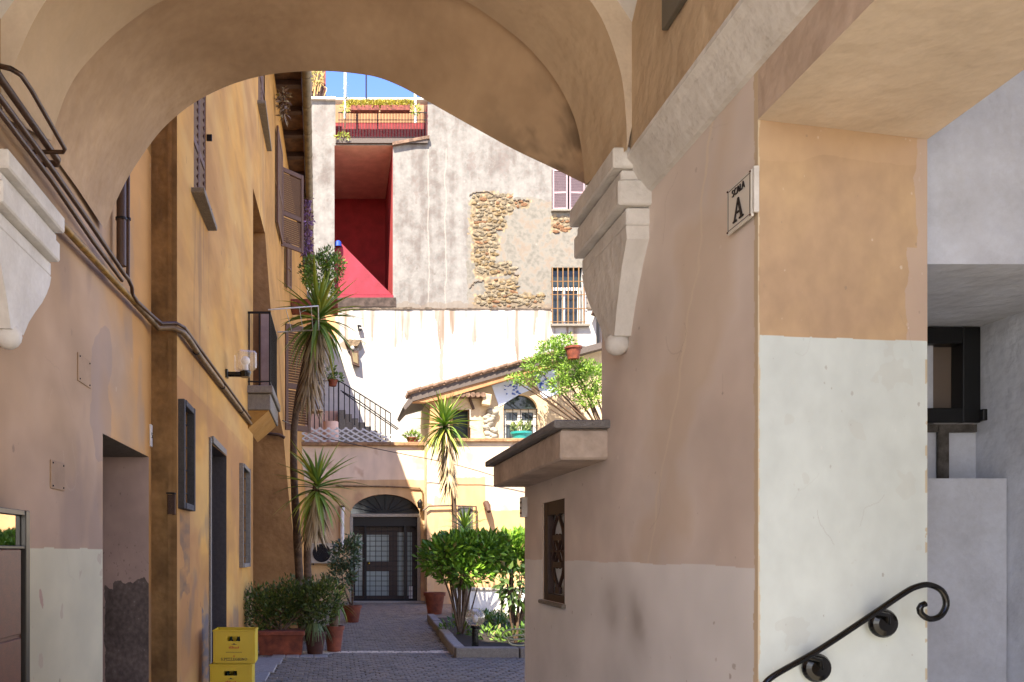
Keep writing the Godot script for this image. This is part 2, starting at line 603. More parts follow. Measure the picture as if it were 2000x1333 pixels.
# ---------------------------------------------------------------- the passage we stand in
func build_archway():
	var b = thing("archway_building", "vaulted plaster passage with arch and corbels framing the sunny courtyard", "building", Vector3(0, 0, -3))
	# left wall, painted plaster with a cream dado and rubbed patches
	var XL = -1.7
	var d0 = 3.6
	var tw = 7.87 - d0
	var th = 5.2
	var tl = paint(600, 730, func(x, y):
		var d = d0 + x * tw
		var yy = (1.0 - y) * th - H
		var n = fbm(d * 0.6, yy * 0.6)
		var n2 = fbm(d * 1.0 + 9.0, yy * 1.8)
		var c = Color(0.68, 0.56, 0.43).lerp(Color(0.74, 0.62, 0.50), clampf(0.5 + n * 1.3, 0, 1))
		c = c.lerp(Color(0.76, 0.54, 0.26), clampf((d - 6.3) * 0.8 + n * 0.8, 0, 0.8))
		c = c * (1.0 + n2 * 0.06)
		var gz = fbm(d * 0.9 + 30.0, yy * 0.5 + 12.0)
		if gz > 0.18: c = c.lerp(Color(0.58, 0.49, 0.42), clampf((gz - 0.18) * 1.8, 0, 0.4))
		if pow((d - 6.05 - yy * 0.1) / 0.28, 2) + pow((yy - 1.25 + n * 0.5) / 0.42, 2) < 1.0 + n2 * 0.8: c = c.lerp(Color(0.57, 0.50, 0.46), 0.38)
		if yy < 0.025 + 0.004 * sin(d * 9.0) and d < 6.235:
			c = Color(0.80, 0.76, 0.62) * (1.0 + n * 0.08 + n2 * 0.06)
			if fbm(d * 2.0 + 70.0, yy * 2.0) > 0.5: c = c.lerp(Color(0.68, 0.56, 0.48), 0.35)
			if pow((d - 4.93) / 0.035, 2) + pow((yy + 0.27 + (d - 4.93)) / 0.045, 2) < 1.0 + n2: c = c.lerp(Color(0.66, 0.48, 0.42), 0.6)
		c.a = 1
		return c, [11, 26, 150, Color(0.45, 0.38, 0.32), Color(0.84, 0.77, 0.68)])
	var O = Vector3(XL, 0, -d0)
	var U = Vector3(0, 0, -1)
	var V = Vector3.UP
	var w = MB.new()
	var door = Rect2(6.228 - d0, -0.1, 7.764 - 6.228, 2.52)
	w.holed(O, U, V, tw, th, [door])
	var wall_l = part(w, "wall", uvmat(tl), b)
	wall_l.set_meta("label", "brownish plaster wall with cream painted base")
	w = MB.new()
	w.quad(Vector3(XL, 0, ZB), Vector3(XL, 0, -d0), Vector3(XL, th, -d0), Vector3(XL, th, ZB))
	part(w, "wall", M.pass_wall, b)
	# upper outside bit of that wall and the frontal jog
	w = MB.new()
	w.quad(Vector3(XL, th, -5.0), Vector3(XL, th, -7.87), Vector3(XL, 12, -7.87), Vector3(XL, 12, -5.0))
	part(w, "outer_wall", M.ochre, b)
	# doorway recess
	w = MB.new()
	var tj = paint(200, 520, func(x, y):
		var yy = (1.0 - y) * 2.42 - H
		var n = fbm(x * 1.2, yy * 2.0)
		var n2 = fbm(x * 9.0, yy * 16.0)
		var c = Color(0.72, 0.62, 0.58) * (1.0 + n * 0.1)
		if yy < -0.28 + 0.10 * fbm(x * 2.0, 3.0) + (0.05 if x > 0.35 else 0.0) and x > 0.2 + 0.04 * fbm(3.0, yy * 5.0):
			c = Color(0.42, 0.37, 0.35) * (1.0 + n2 * 0.22 + n * 0.2)
			if n2 > 0.62: c = Color(0.58, 0.54, 0.52)
		elif n2 > 0.5 and yy < 0.1: c = c * 0.8
		c.a = 1
		return c, [17, 8, 60, Color(0.38, 0.32, 0.30), Color(0.84, 0.78, 0.74)])
	var ja = Vector3(XL, -0.05, -7.764)
	var jb = Vector3(XL - 0.5, -0.05, -7.764)
	w.quad(jb, ja, ja + V * 2.47, jb + V * 2.47, [Vector2(0, 1), Vector2(1, 1), Vector2(1, 0), Vector2(0, 0)])
	var jm = part(w, "door_jamb", uvmat(tj), b)
	jm.set_meta("label", "pinkish door jamb with broken grey cement base")
	w = MB.new()
	w.quad(Vector3(XL, 2.42, -6.228), Vector3(XL, 2.42, -7.764), Vector3(XL - 0.5, 2.42, -7.764), Vector3(XL - 0.5, 2.42, -6.228))
	w.quad(Vector3(XL - 0.5, -0.05, -6.228), Vector3(XL, -0.05, -6.228), Vector3(XL, 2.42, -6.228), Vector3(XL - 0.5, 2.42, -6.228))
	part(w, "door_recess", M.stone, b)
	w = MB.new()
	w.box(Vector3(XL - 0.56, -0.04, -7.76), Vector3(XL - 0.5, 2.42, -6.23))
	part(w, "door", M.wood_door, b)
	# frontal face of the jog towards the yellow house
	w = MB.new()
	w.quad(Vector3(XL, -0.05, -7.87), Vector3(fx(7.87), -0.05, -7.87), Vector3(fx(7.87), 12, -7.87), Vector3(XL, 12, -7.87))
	w.quad(Vector3(XL + 0.16, -0.05, -7.83), Vector3(XL + 0.2, -0.05, -7.83), Vector3(XL + 0.2, 12, -7.83), Vector3(XL + 0.16, 12, -7.83))
	part(w, "wall_return", mat(Color(0.72, 0.56, 0.36), 0.92, "grime", 0.3, "bump", 0.3), b)

	# right wall: lower stretch runs on to the gatehouse end, upper stretch stops at the corbel
	var XR = 1.62
	var rd = 3.27
	var rw = 7.3 - rd
	var rh = H + 0.62
	var tr = paint(640, 800, func(x, y):
		var d = rd + x * rw
		var yy = (1.0 - y) * 3.6 - H
		var n = fbm(d * 0.7 + 50.0, yy * 0.7)
		var n2 = fbm(d * 1.1 + 20.0, yy * 1.5)
		var c = Color(0.84, 0.78, 0.735).lerp(Color(0.90, 0.85, 0.81), clampf(0.5 + n * 1.4, 0, 1))
		c = c * (1.0 + n2 * 0.07)
		# rubbed-off diagonal trail
		var tt = (d - 3.55) - (1.75 - yy) * 0.42
		c = c.lerp(Color(0.82, 0.74, 0.65), clampf(0.55 - absf(tt) * 2.2 + n2 * 0.9 + n * 0.5, 0, 0.5))
		if absf(tt - 0.1 + n2 * 0.1) < 0.012: c = c.lerp(Color(0.9, 0.84, 0.76), 0.6)
		if yy < -0.055 + 0.004 * sin(d * 7.0):
			c = Color(0.92, 0.91, 0.90) * (1.0 + n * 0.09 + n2 * 0.03)
			var s1 = exp(-pow((d - 5.0 + n * 0.2) / 0.14, 2) - pow((yy + 0.32) / 0.12, 2))
			var s2 = exp(-pow((d - 4.55 + n2 * 0.1) / 0.16, 2) - pow((yy + 0.38 + n * 0.2) / 0.16, 2))
			c = c.lerp(Color(0.50, 0.46, 0.42), clampf((s1 + s2) * (0.45 + n2 * 0.6), 0, 0.6))
		if d < 3.30 + 0.012 * fbm(yy * 6.0, 4.0): c = Color(0.80, 0.72, 0.60)
		c.a = 1
		return c, [12, 34, 170, Color(0.50, 0.43, 0.38), Color(0.95, 0.91, 0.86)])
	var mr = uvmat(tr)
	var RO = Vector3(XR, 0, -rd)
	w = MB.new()
	var win = Rect2(6.03 - rd, H - 0.365, 0.64, 0.75)
	w.holed(RO, U, V, rw, rh, [win], rw, 3.6)
	w.holed(RO + V * rh, U, V, 5.19 - rd, H + 1.86 - rh, [], rw, 3.6, 0.0, rh)
	var wr = part(w, "wall", mr, b)
	wr.set_meta("label", "pinkish plaster wall with pale grey base")
	w = MB.new()
	w.reveal(RO, U, V, win, Vector3(0.08, 0, 0))
	w.quad(Vector3(XR, 0, -7.3), Vector3(XR + 1.2, 0, -7.3), Vector3(XR + 1.2, rh, -7.3), Vector3(XR, rh, -7.3))
	w.quad(Vector3(XR, rh, -5.19), Vector3(5, rh, -5.19), Vector3(5, 12, -5.19), Vector3(XR, 12, -5.19))
	w.quad(Vector3(XR, rh, -5.19), Vector3(XR, rh, -7.3), Vector3(XR + 1.2, rh, -7.3), Vector3(XR + 1.2, rh, -5.19))
	w.box(Vector3(XR + 0.14, 0, -7.28), Vector3(XR + 1.1, rh - 0.01, -4.6))
	part(w, "gatehouse_wall", M.pass_wall, b)
	# grille window in the gatehouse
	var gw = MB.new()
	gw.quad(Vector3(XR + 0.07, win.position.y, -6.03), Vector3(XR + 0.07, win.position.y, -6.67), Vector3(XR + 0.07, win.end.y, -6.67), Vector3(XR + 0.07, win.end.y, -6.03))
	var wn = part(gw, "window", M.pane_white, b)
	gw = MB.new()
	var y0 = win.position.y
	var y1 = win.end.y
	gw.box(Vector3(XR + 0.01, y0, -6.09), Vector3(XR + 0.06, y1, -6.03))
	gw.box(Vector3(XR + 0.01, y0, -6.67), Vector3(XR + 0.06, y1, -6.55))
	gw.box(Vector3(XR + 0.012, y0, -6.55), Vector3(XR + 0.058, y0 + 0.05, -6.09))
	gw.box(Vector3(XR + 0.012, y1 - 0.10, -6.55), Vector3(XR + 0.058, y1, -6.09))
	part(gw, "frame", M.grille_brown, wn)
	gw = MB.new()
	var cz = -6.31
	var cy = (y0 + y1) / 2
	for sg in [-1.0, 1.0]:
		for sv in [-1.0, 1.0]:
			gw.tube(smooth([Vector3(XR + 0.03, cy, cz + sg * 0.10), Vector3(XR + 0.03, cy + sv * 0.06, cz + sg * 0.15), Vector3(XR + 0.03, cy + sv * 0.16, cz + sg * 0.13), Vector3(XR + 0.03, cy + sv * 0.26, cz + sg * 0.03), Vector3(XR + 0.03, cy + sv * 0.31, cz + sg * 0.05)], 14), 0.014, 6)
			gw.tube(smooth([Vector3(XR + 0.03, cy, cz), Vector3(XR + 0.03, cy + sv * 0.05, cz + sg * 0.04), Vector3(XR + 0.03, cy + sv * 0.10, cz + sg * 0.08), Vector3(XR + 0.03, cy + sv * 0.12, cz + sg * 0.04)], 10), 0.012, 6)
		gw.box(Vector3(XR + 0.018, cy + sg * 0.10 - 0.02, cz - 0.12), Vector3(XR + 0.042, cy + sg * 0.10 + 0.02, cz + 0.12))
		gw.box(Vector3(XR + 0.018, cy + sg * 0.29 - 0.025, cz - 0.06), Vector3(XR + 0.042, cy + sg * 0.29 + 0.025, cz + 0.06))
	gw.box(Vector3(XR + 0.025, cy - 0.008, -6.55), Vector3(XR + 0.035, cy + 0.008, -6.09))
	part(gw, "iron_grille", M.grille_brown, wn)
	gw = MB.new()
	gw.box(Vector3(XR - 0.03, y0 - 0.03, -6.70), Vector3(XR + 0.12, y0 - 0.002, -6.0), 0.006)
	part(gw, "sill", M.stone, wn)
	# canopy over it
	var cp = MB.new()
	cp.box(Vector3(1.34, H + 0.555, -7.24), Vector3(XR + 0.1, H + 0.735, -5.08), 0.012)
	var can = part(cp, "canopy", mat(Color(0.86, 0.79, 0.73), 0.92, "stain", 0.5, "bump", 0.35), b)
	cp = MB.new()
	cp.box(Vector3(1.29, H + 0.737, -7.36), Vector3(XR + 0.12, H + 0.785, -5.03), 0.008)
	part(cp, "coping", mat(Color(0.56, 0.55, 0.55), 0.85, "stain", 1.2, "fine", 0.6), can)

	# pillar: the face turned to us, orange above and white below
	var PA = Vector3(XR, 0, -3.27)
	var PB = Vector3(2.335, 0, -3.365)
	var tp = paint(300, 1100, func(x, y):
		var yy = (1.0 - y) * 3.215 - H
		var n = fbm(x * 1.3, yy * 1.7)
		var n2 = fbm(x * 7.0 + 3.0, yy * 7.0)
		var c = Color(0.75, 0.635, 0.49).lerp(Color(0.70, 0.59, 0.47), clampf(0.5 + n * 1.2, 0, 1)) * (1.0 + n2 * 0.05)
		if yy > 1.52 + 0.05 * n: c = c.lerp(Color(0.77, 0.65, 0.52), 0.4)
		if x > 0.93 + 0.05 * fbm(1.0, yy * 3.0) - (0.06 if yy < 1.2 else 0.0): c = c.lerp(Color(0.74, 0.66, 0.60), 0.75)
		if yy < 0.833 + 0.004 * fbm(x * 5.0, 2.0):
			c = Color(0.80, 0.83, 0.81) * (1.0 + n * 0.05 + n2 * 0.025)
			if fbm(x * 2.0 + 40.0, yy * 2.8) > 0.38: c = c.lerp(Color(0.74, 0.74, 0.70), 0.22)
			if x > 0.985 and fbm(x * 3.0, yy * 9.0) > 0.12: c = c.lerp(Color(0.74, 0.66, 0.52), 0.7)
		if x < 0.008 + 0.01 * fbm(yy * 8.0, 1.0): c = Color(0.80, 0.74, 0.62)
		c.a = 1
		return c, [13, 7, 150, Color(0.50, 0.46, 0.42), Color(0.92, 0.91, 0.88)])
	w = MB.new()
	w.quad(PA, PB, PB + V * (H + 1.665), PA + V * (H + 1.665), [Vector2(0, 1), Vector2(1, 1), Vector2(1, 0), Vector2(0, 0)])
	var pl = part(w, "pillar", uvmat(tp, 0.85), b)
	pl.set_meta("label", "pillar face painted orange above and white below")
	# lintel over the stair opening: soffit, inner and outer faces, cornice
	w = MB.new()
	var sy = H + 1.66
	w.quad(Vector3(XR, sy, ZB), Vector3(2.28, sy - 0.005, ZB), Vector3(2.335, sy - 0.03, -3.365), Vector3(XR, sy, -3.27))
	part(w, "lintel", M.lintel, b)
	w = MB.new()
	w.quad(Vector3(XR, sy, ZB), Vector3(XR, sy, -3.27), Vector3(XR, H + 1.86, -3.27), Vector3(XR, H + 1.86, ZB))
	part(w, "lintel_face", M.pass_wall, b)
	w = MB.new()
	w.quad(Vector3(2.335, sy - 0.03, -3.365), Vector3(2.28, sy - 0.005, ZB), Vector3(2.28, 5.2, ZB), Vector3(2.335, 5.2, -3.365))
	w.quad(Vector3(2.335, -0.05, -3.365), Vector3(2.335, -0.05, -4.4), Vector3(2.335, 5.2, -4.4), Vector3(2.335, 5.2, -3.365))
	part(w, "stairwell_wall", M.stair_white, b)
	w = MB.new()
	var cA = [Vector3(XR, H + 1.85, 0), Vector3(XR - 0.02, H + 1.86, 0), Vector3(XR - 0.05, H + 1.90, 0), Vector3(XR - 0.10, H + 1.99, 0), Vector3(XR - 0.125, H + 2.02, 0), Vector3(XR - 0.125, H + 2.045, 0), Vector3(1.50, H + 2.05, 0)]
	for i in cA.size() - 1:
		w.quad(cA[i] + Vector3(0, 0, ZB), cA[i + 1] + Vector3(0, 0, ZB), cA[i + 1] + Vector3(0, 0, -4.45), cA[i] + Vector3(0, 0, -4.45))
	part(w, "cornice", M.white_trim, b)
	w = MB.new()
	w.quad(Vector3(1.505, H + 2.04, ZB), Vector3(1.505, H + 2.04, -4.36), Vector3(1.505, 6, -4.36), Vector3(1.505, 6, ZB))
	part(w, "lunette_wall", M.soffit, b)
	# unseen wall added beside the passage mouth to keep the stairwell darker
	w = MB.new()
	w.box(Vector3(2.285, -0.05, ZB - 0.3), Vector3(6.0, 5.29, ZB - 0.01))
	part(w, "added_street_wall", M.cream, b)
	# stairwell beyond the pillar
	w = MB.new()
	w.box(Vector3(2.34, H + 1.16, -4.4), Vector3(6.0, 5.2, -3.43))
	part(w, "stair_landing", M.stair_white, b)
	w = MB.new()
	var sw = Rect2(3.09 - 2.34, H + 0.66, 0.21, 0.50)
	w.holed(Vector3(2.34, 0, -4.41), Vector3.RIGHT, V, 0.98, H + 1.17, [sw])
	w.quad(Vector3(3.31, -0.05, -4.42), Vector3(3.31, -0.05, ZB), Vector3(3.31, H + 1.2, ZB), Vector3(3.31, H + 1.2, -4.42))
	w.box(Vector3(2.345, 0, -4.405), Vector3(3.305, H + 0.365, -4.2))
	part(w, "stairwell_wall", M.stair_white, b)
	w = MB.new()
	w.box(Vector3(3.10, H + 0.365, -4.40), Vector3(3.155, H + 0.65, -4.385))
	w.box(Vector3(2.9, H + 0.62, -4.402), Vector3(3.30, H + 0.66, -4.387))
	part(w, "cement_patch", mat(Color(0.42, 0.40, 0.38), 0.95, "grime", 3.0, "fine", 0.8), b)
	w = MB.new()
	w.box(Vector3(2.9, H + 0.665, -4.46), Vector3(3.305, H + 1.155, -4.45))
	var st_w = part(w, "window", mat(Color(0.42, 0.37, 0.33), 0.3), b)
	w = MB.new()
	w.box(Vector3(3.21, H + 0.665, -4.45), Vector3(3.30, H + 1.155, -4.36), 0.004)
	w.box(Vector3(2.9, H + 1.07, -4.45), Vector3(3.21, H + 1.155, -4.362), 0.004)
	w.box(Vector3(2.9, H + 0.665, -4.45), Vector3(3.21, H + 0.74, -4.362), 0.004)
	w.box(Vector3(3.29, H + 0.672, -4.40), Vector3(3.33, H + 0.73, -4.33), 0.004)
	part(w, "frame", mat(Color(0.035, 0.033, 0.035), 0.4), st_w)
	# arch: front rib, groove, deeper soffit out to the courtyard
	var fr = [[8, 230, 4.33], [15, 180, 4.33], [35, 108, 4.33], [85, 7, 4.33], [160, -75, 4.33], [290, -150, 4.33], [450, -195, 4.33], [620, -205, 4.33], [800, -185, 4.33], [960, -135, 4.33], [1090, -55, 4.33], [1166, 20, 4.33], [1210, 132, 4.33], [1222, 219, 4.33], [1225, 292, 4.33]]
	var gr = [[100, 275, 4.88], [105, 252, 4.88], [116, 217, 4.88], [131, 179, 4.88], [154, 140, 4.88], [196, 93, 4.88], [245, 49, 4.88], [320, 0, 4.88], [450, -50, 4.88], [610, -72, 4.88], [770, -55, 4.88], [905, 0, 4.88], [1000, 65, 4.88], [1050, 112, 4.88], [1090, 165, 4.88], [1120, 225, 4.88], [1135, 285, 4.88], [1143, 362, 4.88]]
	var fa = [[205, 450], [221, 406], [252, 343], [305, 266], [350, 222], [396, 191], [455, 164], [518, 147], [580, 140], [640, 139], [697, 144], [740, 152], [785, 170], [830, 195], [915, 243], [1000, 290], [1075, 326], [1150, 363]]
	var cf = []
	for p in fr: cf.append(at(p[0], p[1], p[2]))
	var cg = []
	for p in gr: cg.append(at(p[0], p[1], p[2]))
	var ca = []
	for p in fa:
		var k = (p[0] - U0) / F
		ca.append(at(p[0], p[1], 5.645 / (1.0 + 0.309 * k)))
	cf = smooth(cf, 120)
	cg = smooth(cg, 120)
	ca = smooth(ca, 120)
	w = MB.new()
	w.loft(cf, cg, true)
	part(w, "arch_rib", M.soffit, b)
	var co = []
	for i in cg.size():
		var t = (cg[min(i + 1, 119)] - cg[max(i - 1, 0)]).normalized()
		co.append(cg[i] + Vector3(-t.y, t.x, 0) * 0.06)
	w = MB.new()
	w.loft(cg, co)
	part(w, "arch_step", M.soffit, b)
	var mid = []
	for i in co.size():
		mid.append(co[i].lerp(ca[i], 0.5) + Vector3(0, 0.015, 0))
	w = MB.new()
	var grid = []
	for j in 25:
		var row = []
		for i in co.size():
			var t = j / 24.0
			row.append((co[i].lerp(mid[i], t * 2.0) if t < 0.5 else mid[i].lerp(ca[i], t * 2.0 - 1.0)))
		grid.append(row)
	var mould = func(p, i):
		var n = fbm(p.x * 2.2 + 11.0, p.z * 2.2 + p.y) + 0.5 * fbm(p.x * 7.0, p.z * 7.0 + p.y * 5.0)
		var zone = clampf((i - 92.0) / 18.0, 0, 1)
		var k = 1.0 - clampf((n + 0.02) * 2.6, 0, 1) * zone * 0.55
		return Color(k, k * 0.97, k * 0.93)
	for j in 24:
		for i in co.size() - 1:
			var pq = [grid[j][i], grid[j][i + 1], grid[j + 1][i + 1], grid[j + 1][i]]
			var ii = [i, i + 1, i + 1, i]
			var nn = -(pq[2] - pq[0]).cross(pq[3] - pq[1]).normalized()
			for q in [0, 1, 2, 0, 2, 3]:
				w.vert(pq[q], nn, Vector2.ZERO, mould.call(pq[q], ii[q]))
	M.soffit_dirty.vertex_color_use_as_albedo = true
	part(w, "arch_soffit", M.soffit_dirty, b)
	# faces above the arch, in front and behind
	w = MB.new()
	var up1 = []
	var up2 = []
	for i in cf.size():
		up1.append(Vector3(cf[i].x * 1.25, max(cf[i].y + 0.02, 5.4), cf[i].z))
		up2.append(Vector3(ca[i].x * 1.02, 12.0, ca[i].z))
	for i in cf.size() - 1:
		w.quad(cf[i], up1[i], up1[i + 1], cf[i + 1])
		w.quad(ca[i], ca[i + 1], up2[i + 1], up2[i])
	part(w, "arch_face", M.lintel, b)
	w = MB.new()
	w.box(Vector3(XL - 0.5, H + 2.0, -5.0), Vector3(XL - 0.01, 5.3, ZB))
	part(w, "wall_core", M.soffit, b)
	# cross vault over our heads
	w = MB.new()
	var nx = 28
	var nzz = 36
	var gv = []
	for j in nzz + 1:
		var row = []
		var zz = lerpf(ZB, -4.33, float(j) / nzz)
		for i in nx + 1:
			var xx = lerpf(-1.7, 1.505, float(i) / nx)
			var a = clampf(1.0 - pow(absf(xx + 0.1) / 1.62, 2.4), 0, 1)
			var c = clampf(1.0 - pow(absf(zz + 0.92) / 3.44, 2.4), 0, 1)
			row.append(Vector3(xx, H + 2.6 + 0.62 * max(sqrt(a), sqrt(c)), zz))
		gv.append(row)
	for j in nzz:
		for i in nx:
			w.quad(gv[j][i], gv[j + 1][i], gv[j + 1][i + 1], gv[j][i + 1])
	part(w, "vault", M.white_trim, b)
	# storeys above
	w = MB.new()
	w.box(Vector3(-4.5, 5.3, -5.05), Vector3(6.1, 12, ZB))
	part(w, "upper_storey", M.cream, b)
	# corbels under the arch
	corbel(b, 1.0, XR, 4.37, 5.19, 0.0, 1.0)
	corbel(b, -1.0, XL, 3.92, 4.74, -0.22, 0.84)
	# vent on the lunette wall
	w = MB.new()
	w.box(Vector3(1.475, H + 2.36, -3.86), Vector3(1.504, H + 2.75, -3.5), 0.004)
	part(w, "vent_panel", mat(Color(0.40, 0.38, 0.34), 0.5), b)

func corbel(b, sg, wall, dn, df, oy, ky):
	var y = func(q): return H + oy + 2.08 - (2.08 - q) * ky
	var m = MB.new()
	var X = func(q): return wall - sg * (1.62 - q)
	var rows = [[1.975, 2.08, 1.423, 0.0], [1.915, 1.972, 1.47, 0.02], [1.785, 1.912, 1.45, 0.0], [1.69, 1.782, 1.50, 0.03]]
	for r in rows:
		var x0 = X.call(r[2])
		var x1 = wall + sg * 0.05
		m.box(Vector3(min(x0, x1), y.call(r[0]), -df), Vector3(max(x0, x1), y.call(r[1]), -dn - r[3]), 0.008)
	# sloped cap moulding
	var k = part(m, "corbel", M.white_trim, b)
	m = MB.new()
	var prof = [[df, 1.688], [df - 0.012, 1.63], [df - 0.05, 1.56], [df - 0.11, 1.48], [df - 0.20, 1.39], [df - 0.28, 1.30], [df - 0.34, 1.20], [dn + 0.31, 1.19], [dn + 0.24, 1.33], [dn + 0.12, 1.52], [dn + 0.035, 1.62], [dn + 0.035, 1.688]]
	var A = []
	var B = []
	for p in prof:
		var inw = clampf((1.688 - p[1]) / 0.5, 0, 1)
		A.append(Vector3(X.call(1.50 + 0.03 * inw), y.call(p[1]), -p[0]))
		B.append(Vector3(wall + sg * 0.02, y.call(p[1]), -p[0]))
	if sg > 0:
		m.prism(A, Vector3(0.0005, 0, 0))
	else:
		m.prism(A, Vector3(-0.0005, 0, 0))
	for i in A.size():
		var j = (i + 1) % A.size()
		if sg > 0:
			m.quad(A[i], A[j], B[j], B[i])
		else:
			m.quad(A[j], A[i], B[i], B[j])
	part(m, "console", M.white_trim, k)
	m = MB.new()
	m.ball(Vector3(wall - sg * 0.05, y.call(1.165), -dn - 0.385), 0.066, 16)
	part(m, "ball", M.white_trim, k)

# ---------------------------------------------------------------- shutters, windows
func shutter(parent, called, p, U, V, m, nslat, tilt = 0.5):
	# louvred leaf: corner p, edge vectors U (width) and V (height)
	var w = U.length()
	var h = V.length()
	var x = U / w
	var yv = V / h
	var n = x.cross(yv).normalized()
	var bs = Basis(x, yv, n)
	var st = 0.11 * w
	var o = MB.new()
	o.obox(p + x * st / 2 + V / 2, Vector3(st, h, 0.045), bs, 0.004)
	o.obox(p + U - x * st / 2 + V / 2, Vector3(st, h, 0.045), bs, 0.004)
	for t in [0.03, 0.42, 0.97]:
		o.obox(p + U / 2 + V * t, Vector3(w - 2 * st - 0.002, h * 0.055, 0.042), bs, 0.004)
	var r = part(o, called, m, parent)
	o = MB.new()
	var sb = bs.rotated(x, tilt)
	for i in nslat:
		var t = lerpf(0.07, 0.93, (i + 0.5) / nslat)
		if absf(t - 0.42) < 0.04: continue
		o.obox(p + U / 2 + V * t, Vector3(w - 2 * st - 0.004, h * 0.86 / nslat * 0.8, 0.008), sb)
	var q = part(o, "louvres", m, r)
	q.set_meta("kind", "stuff")
	return r

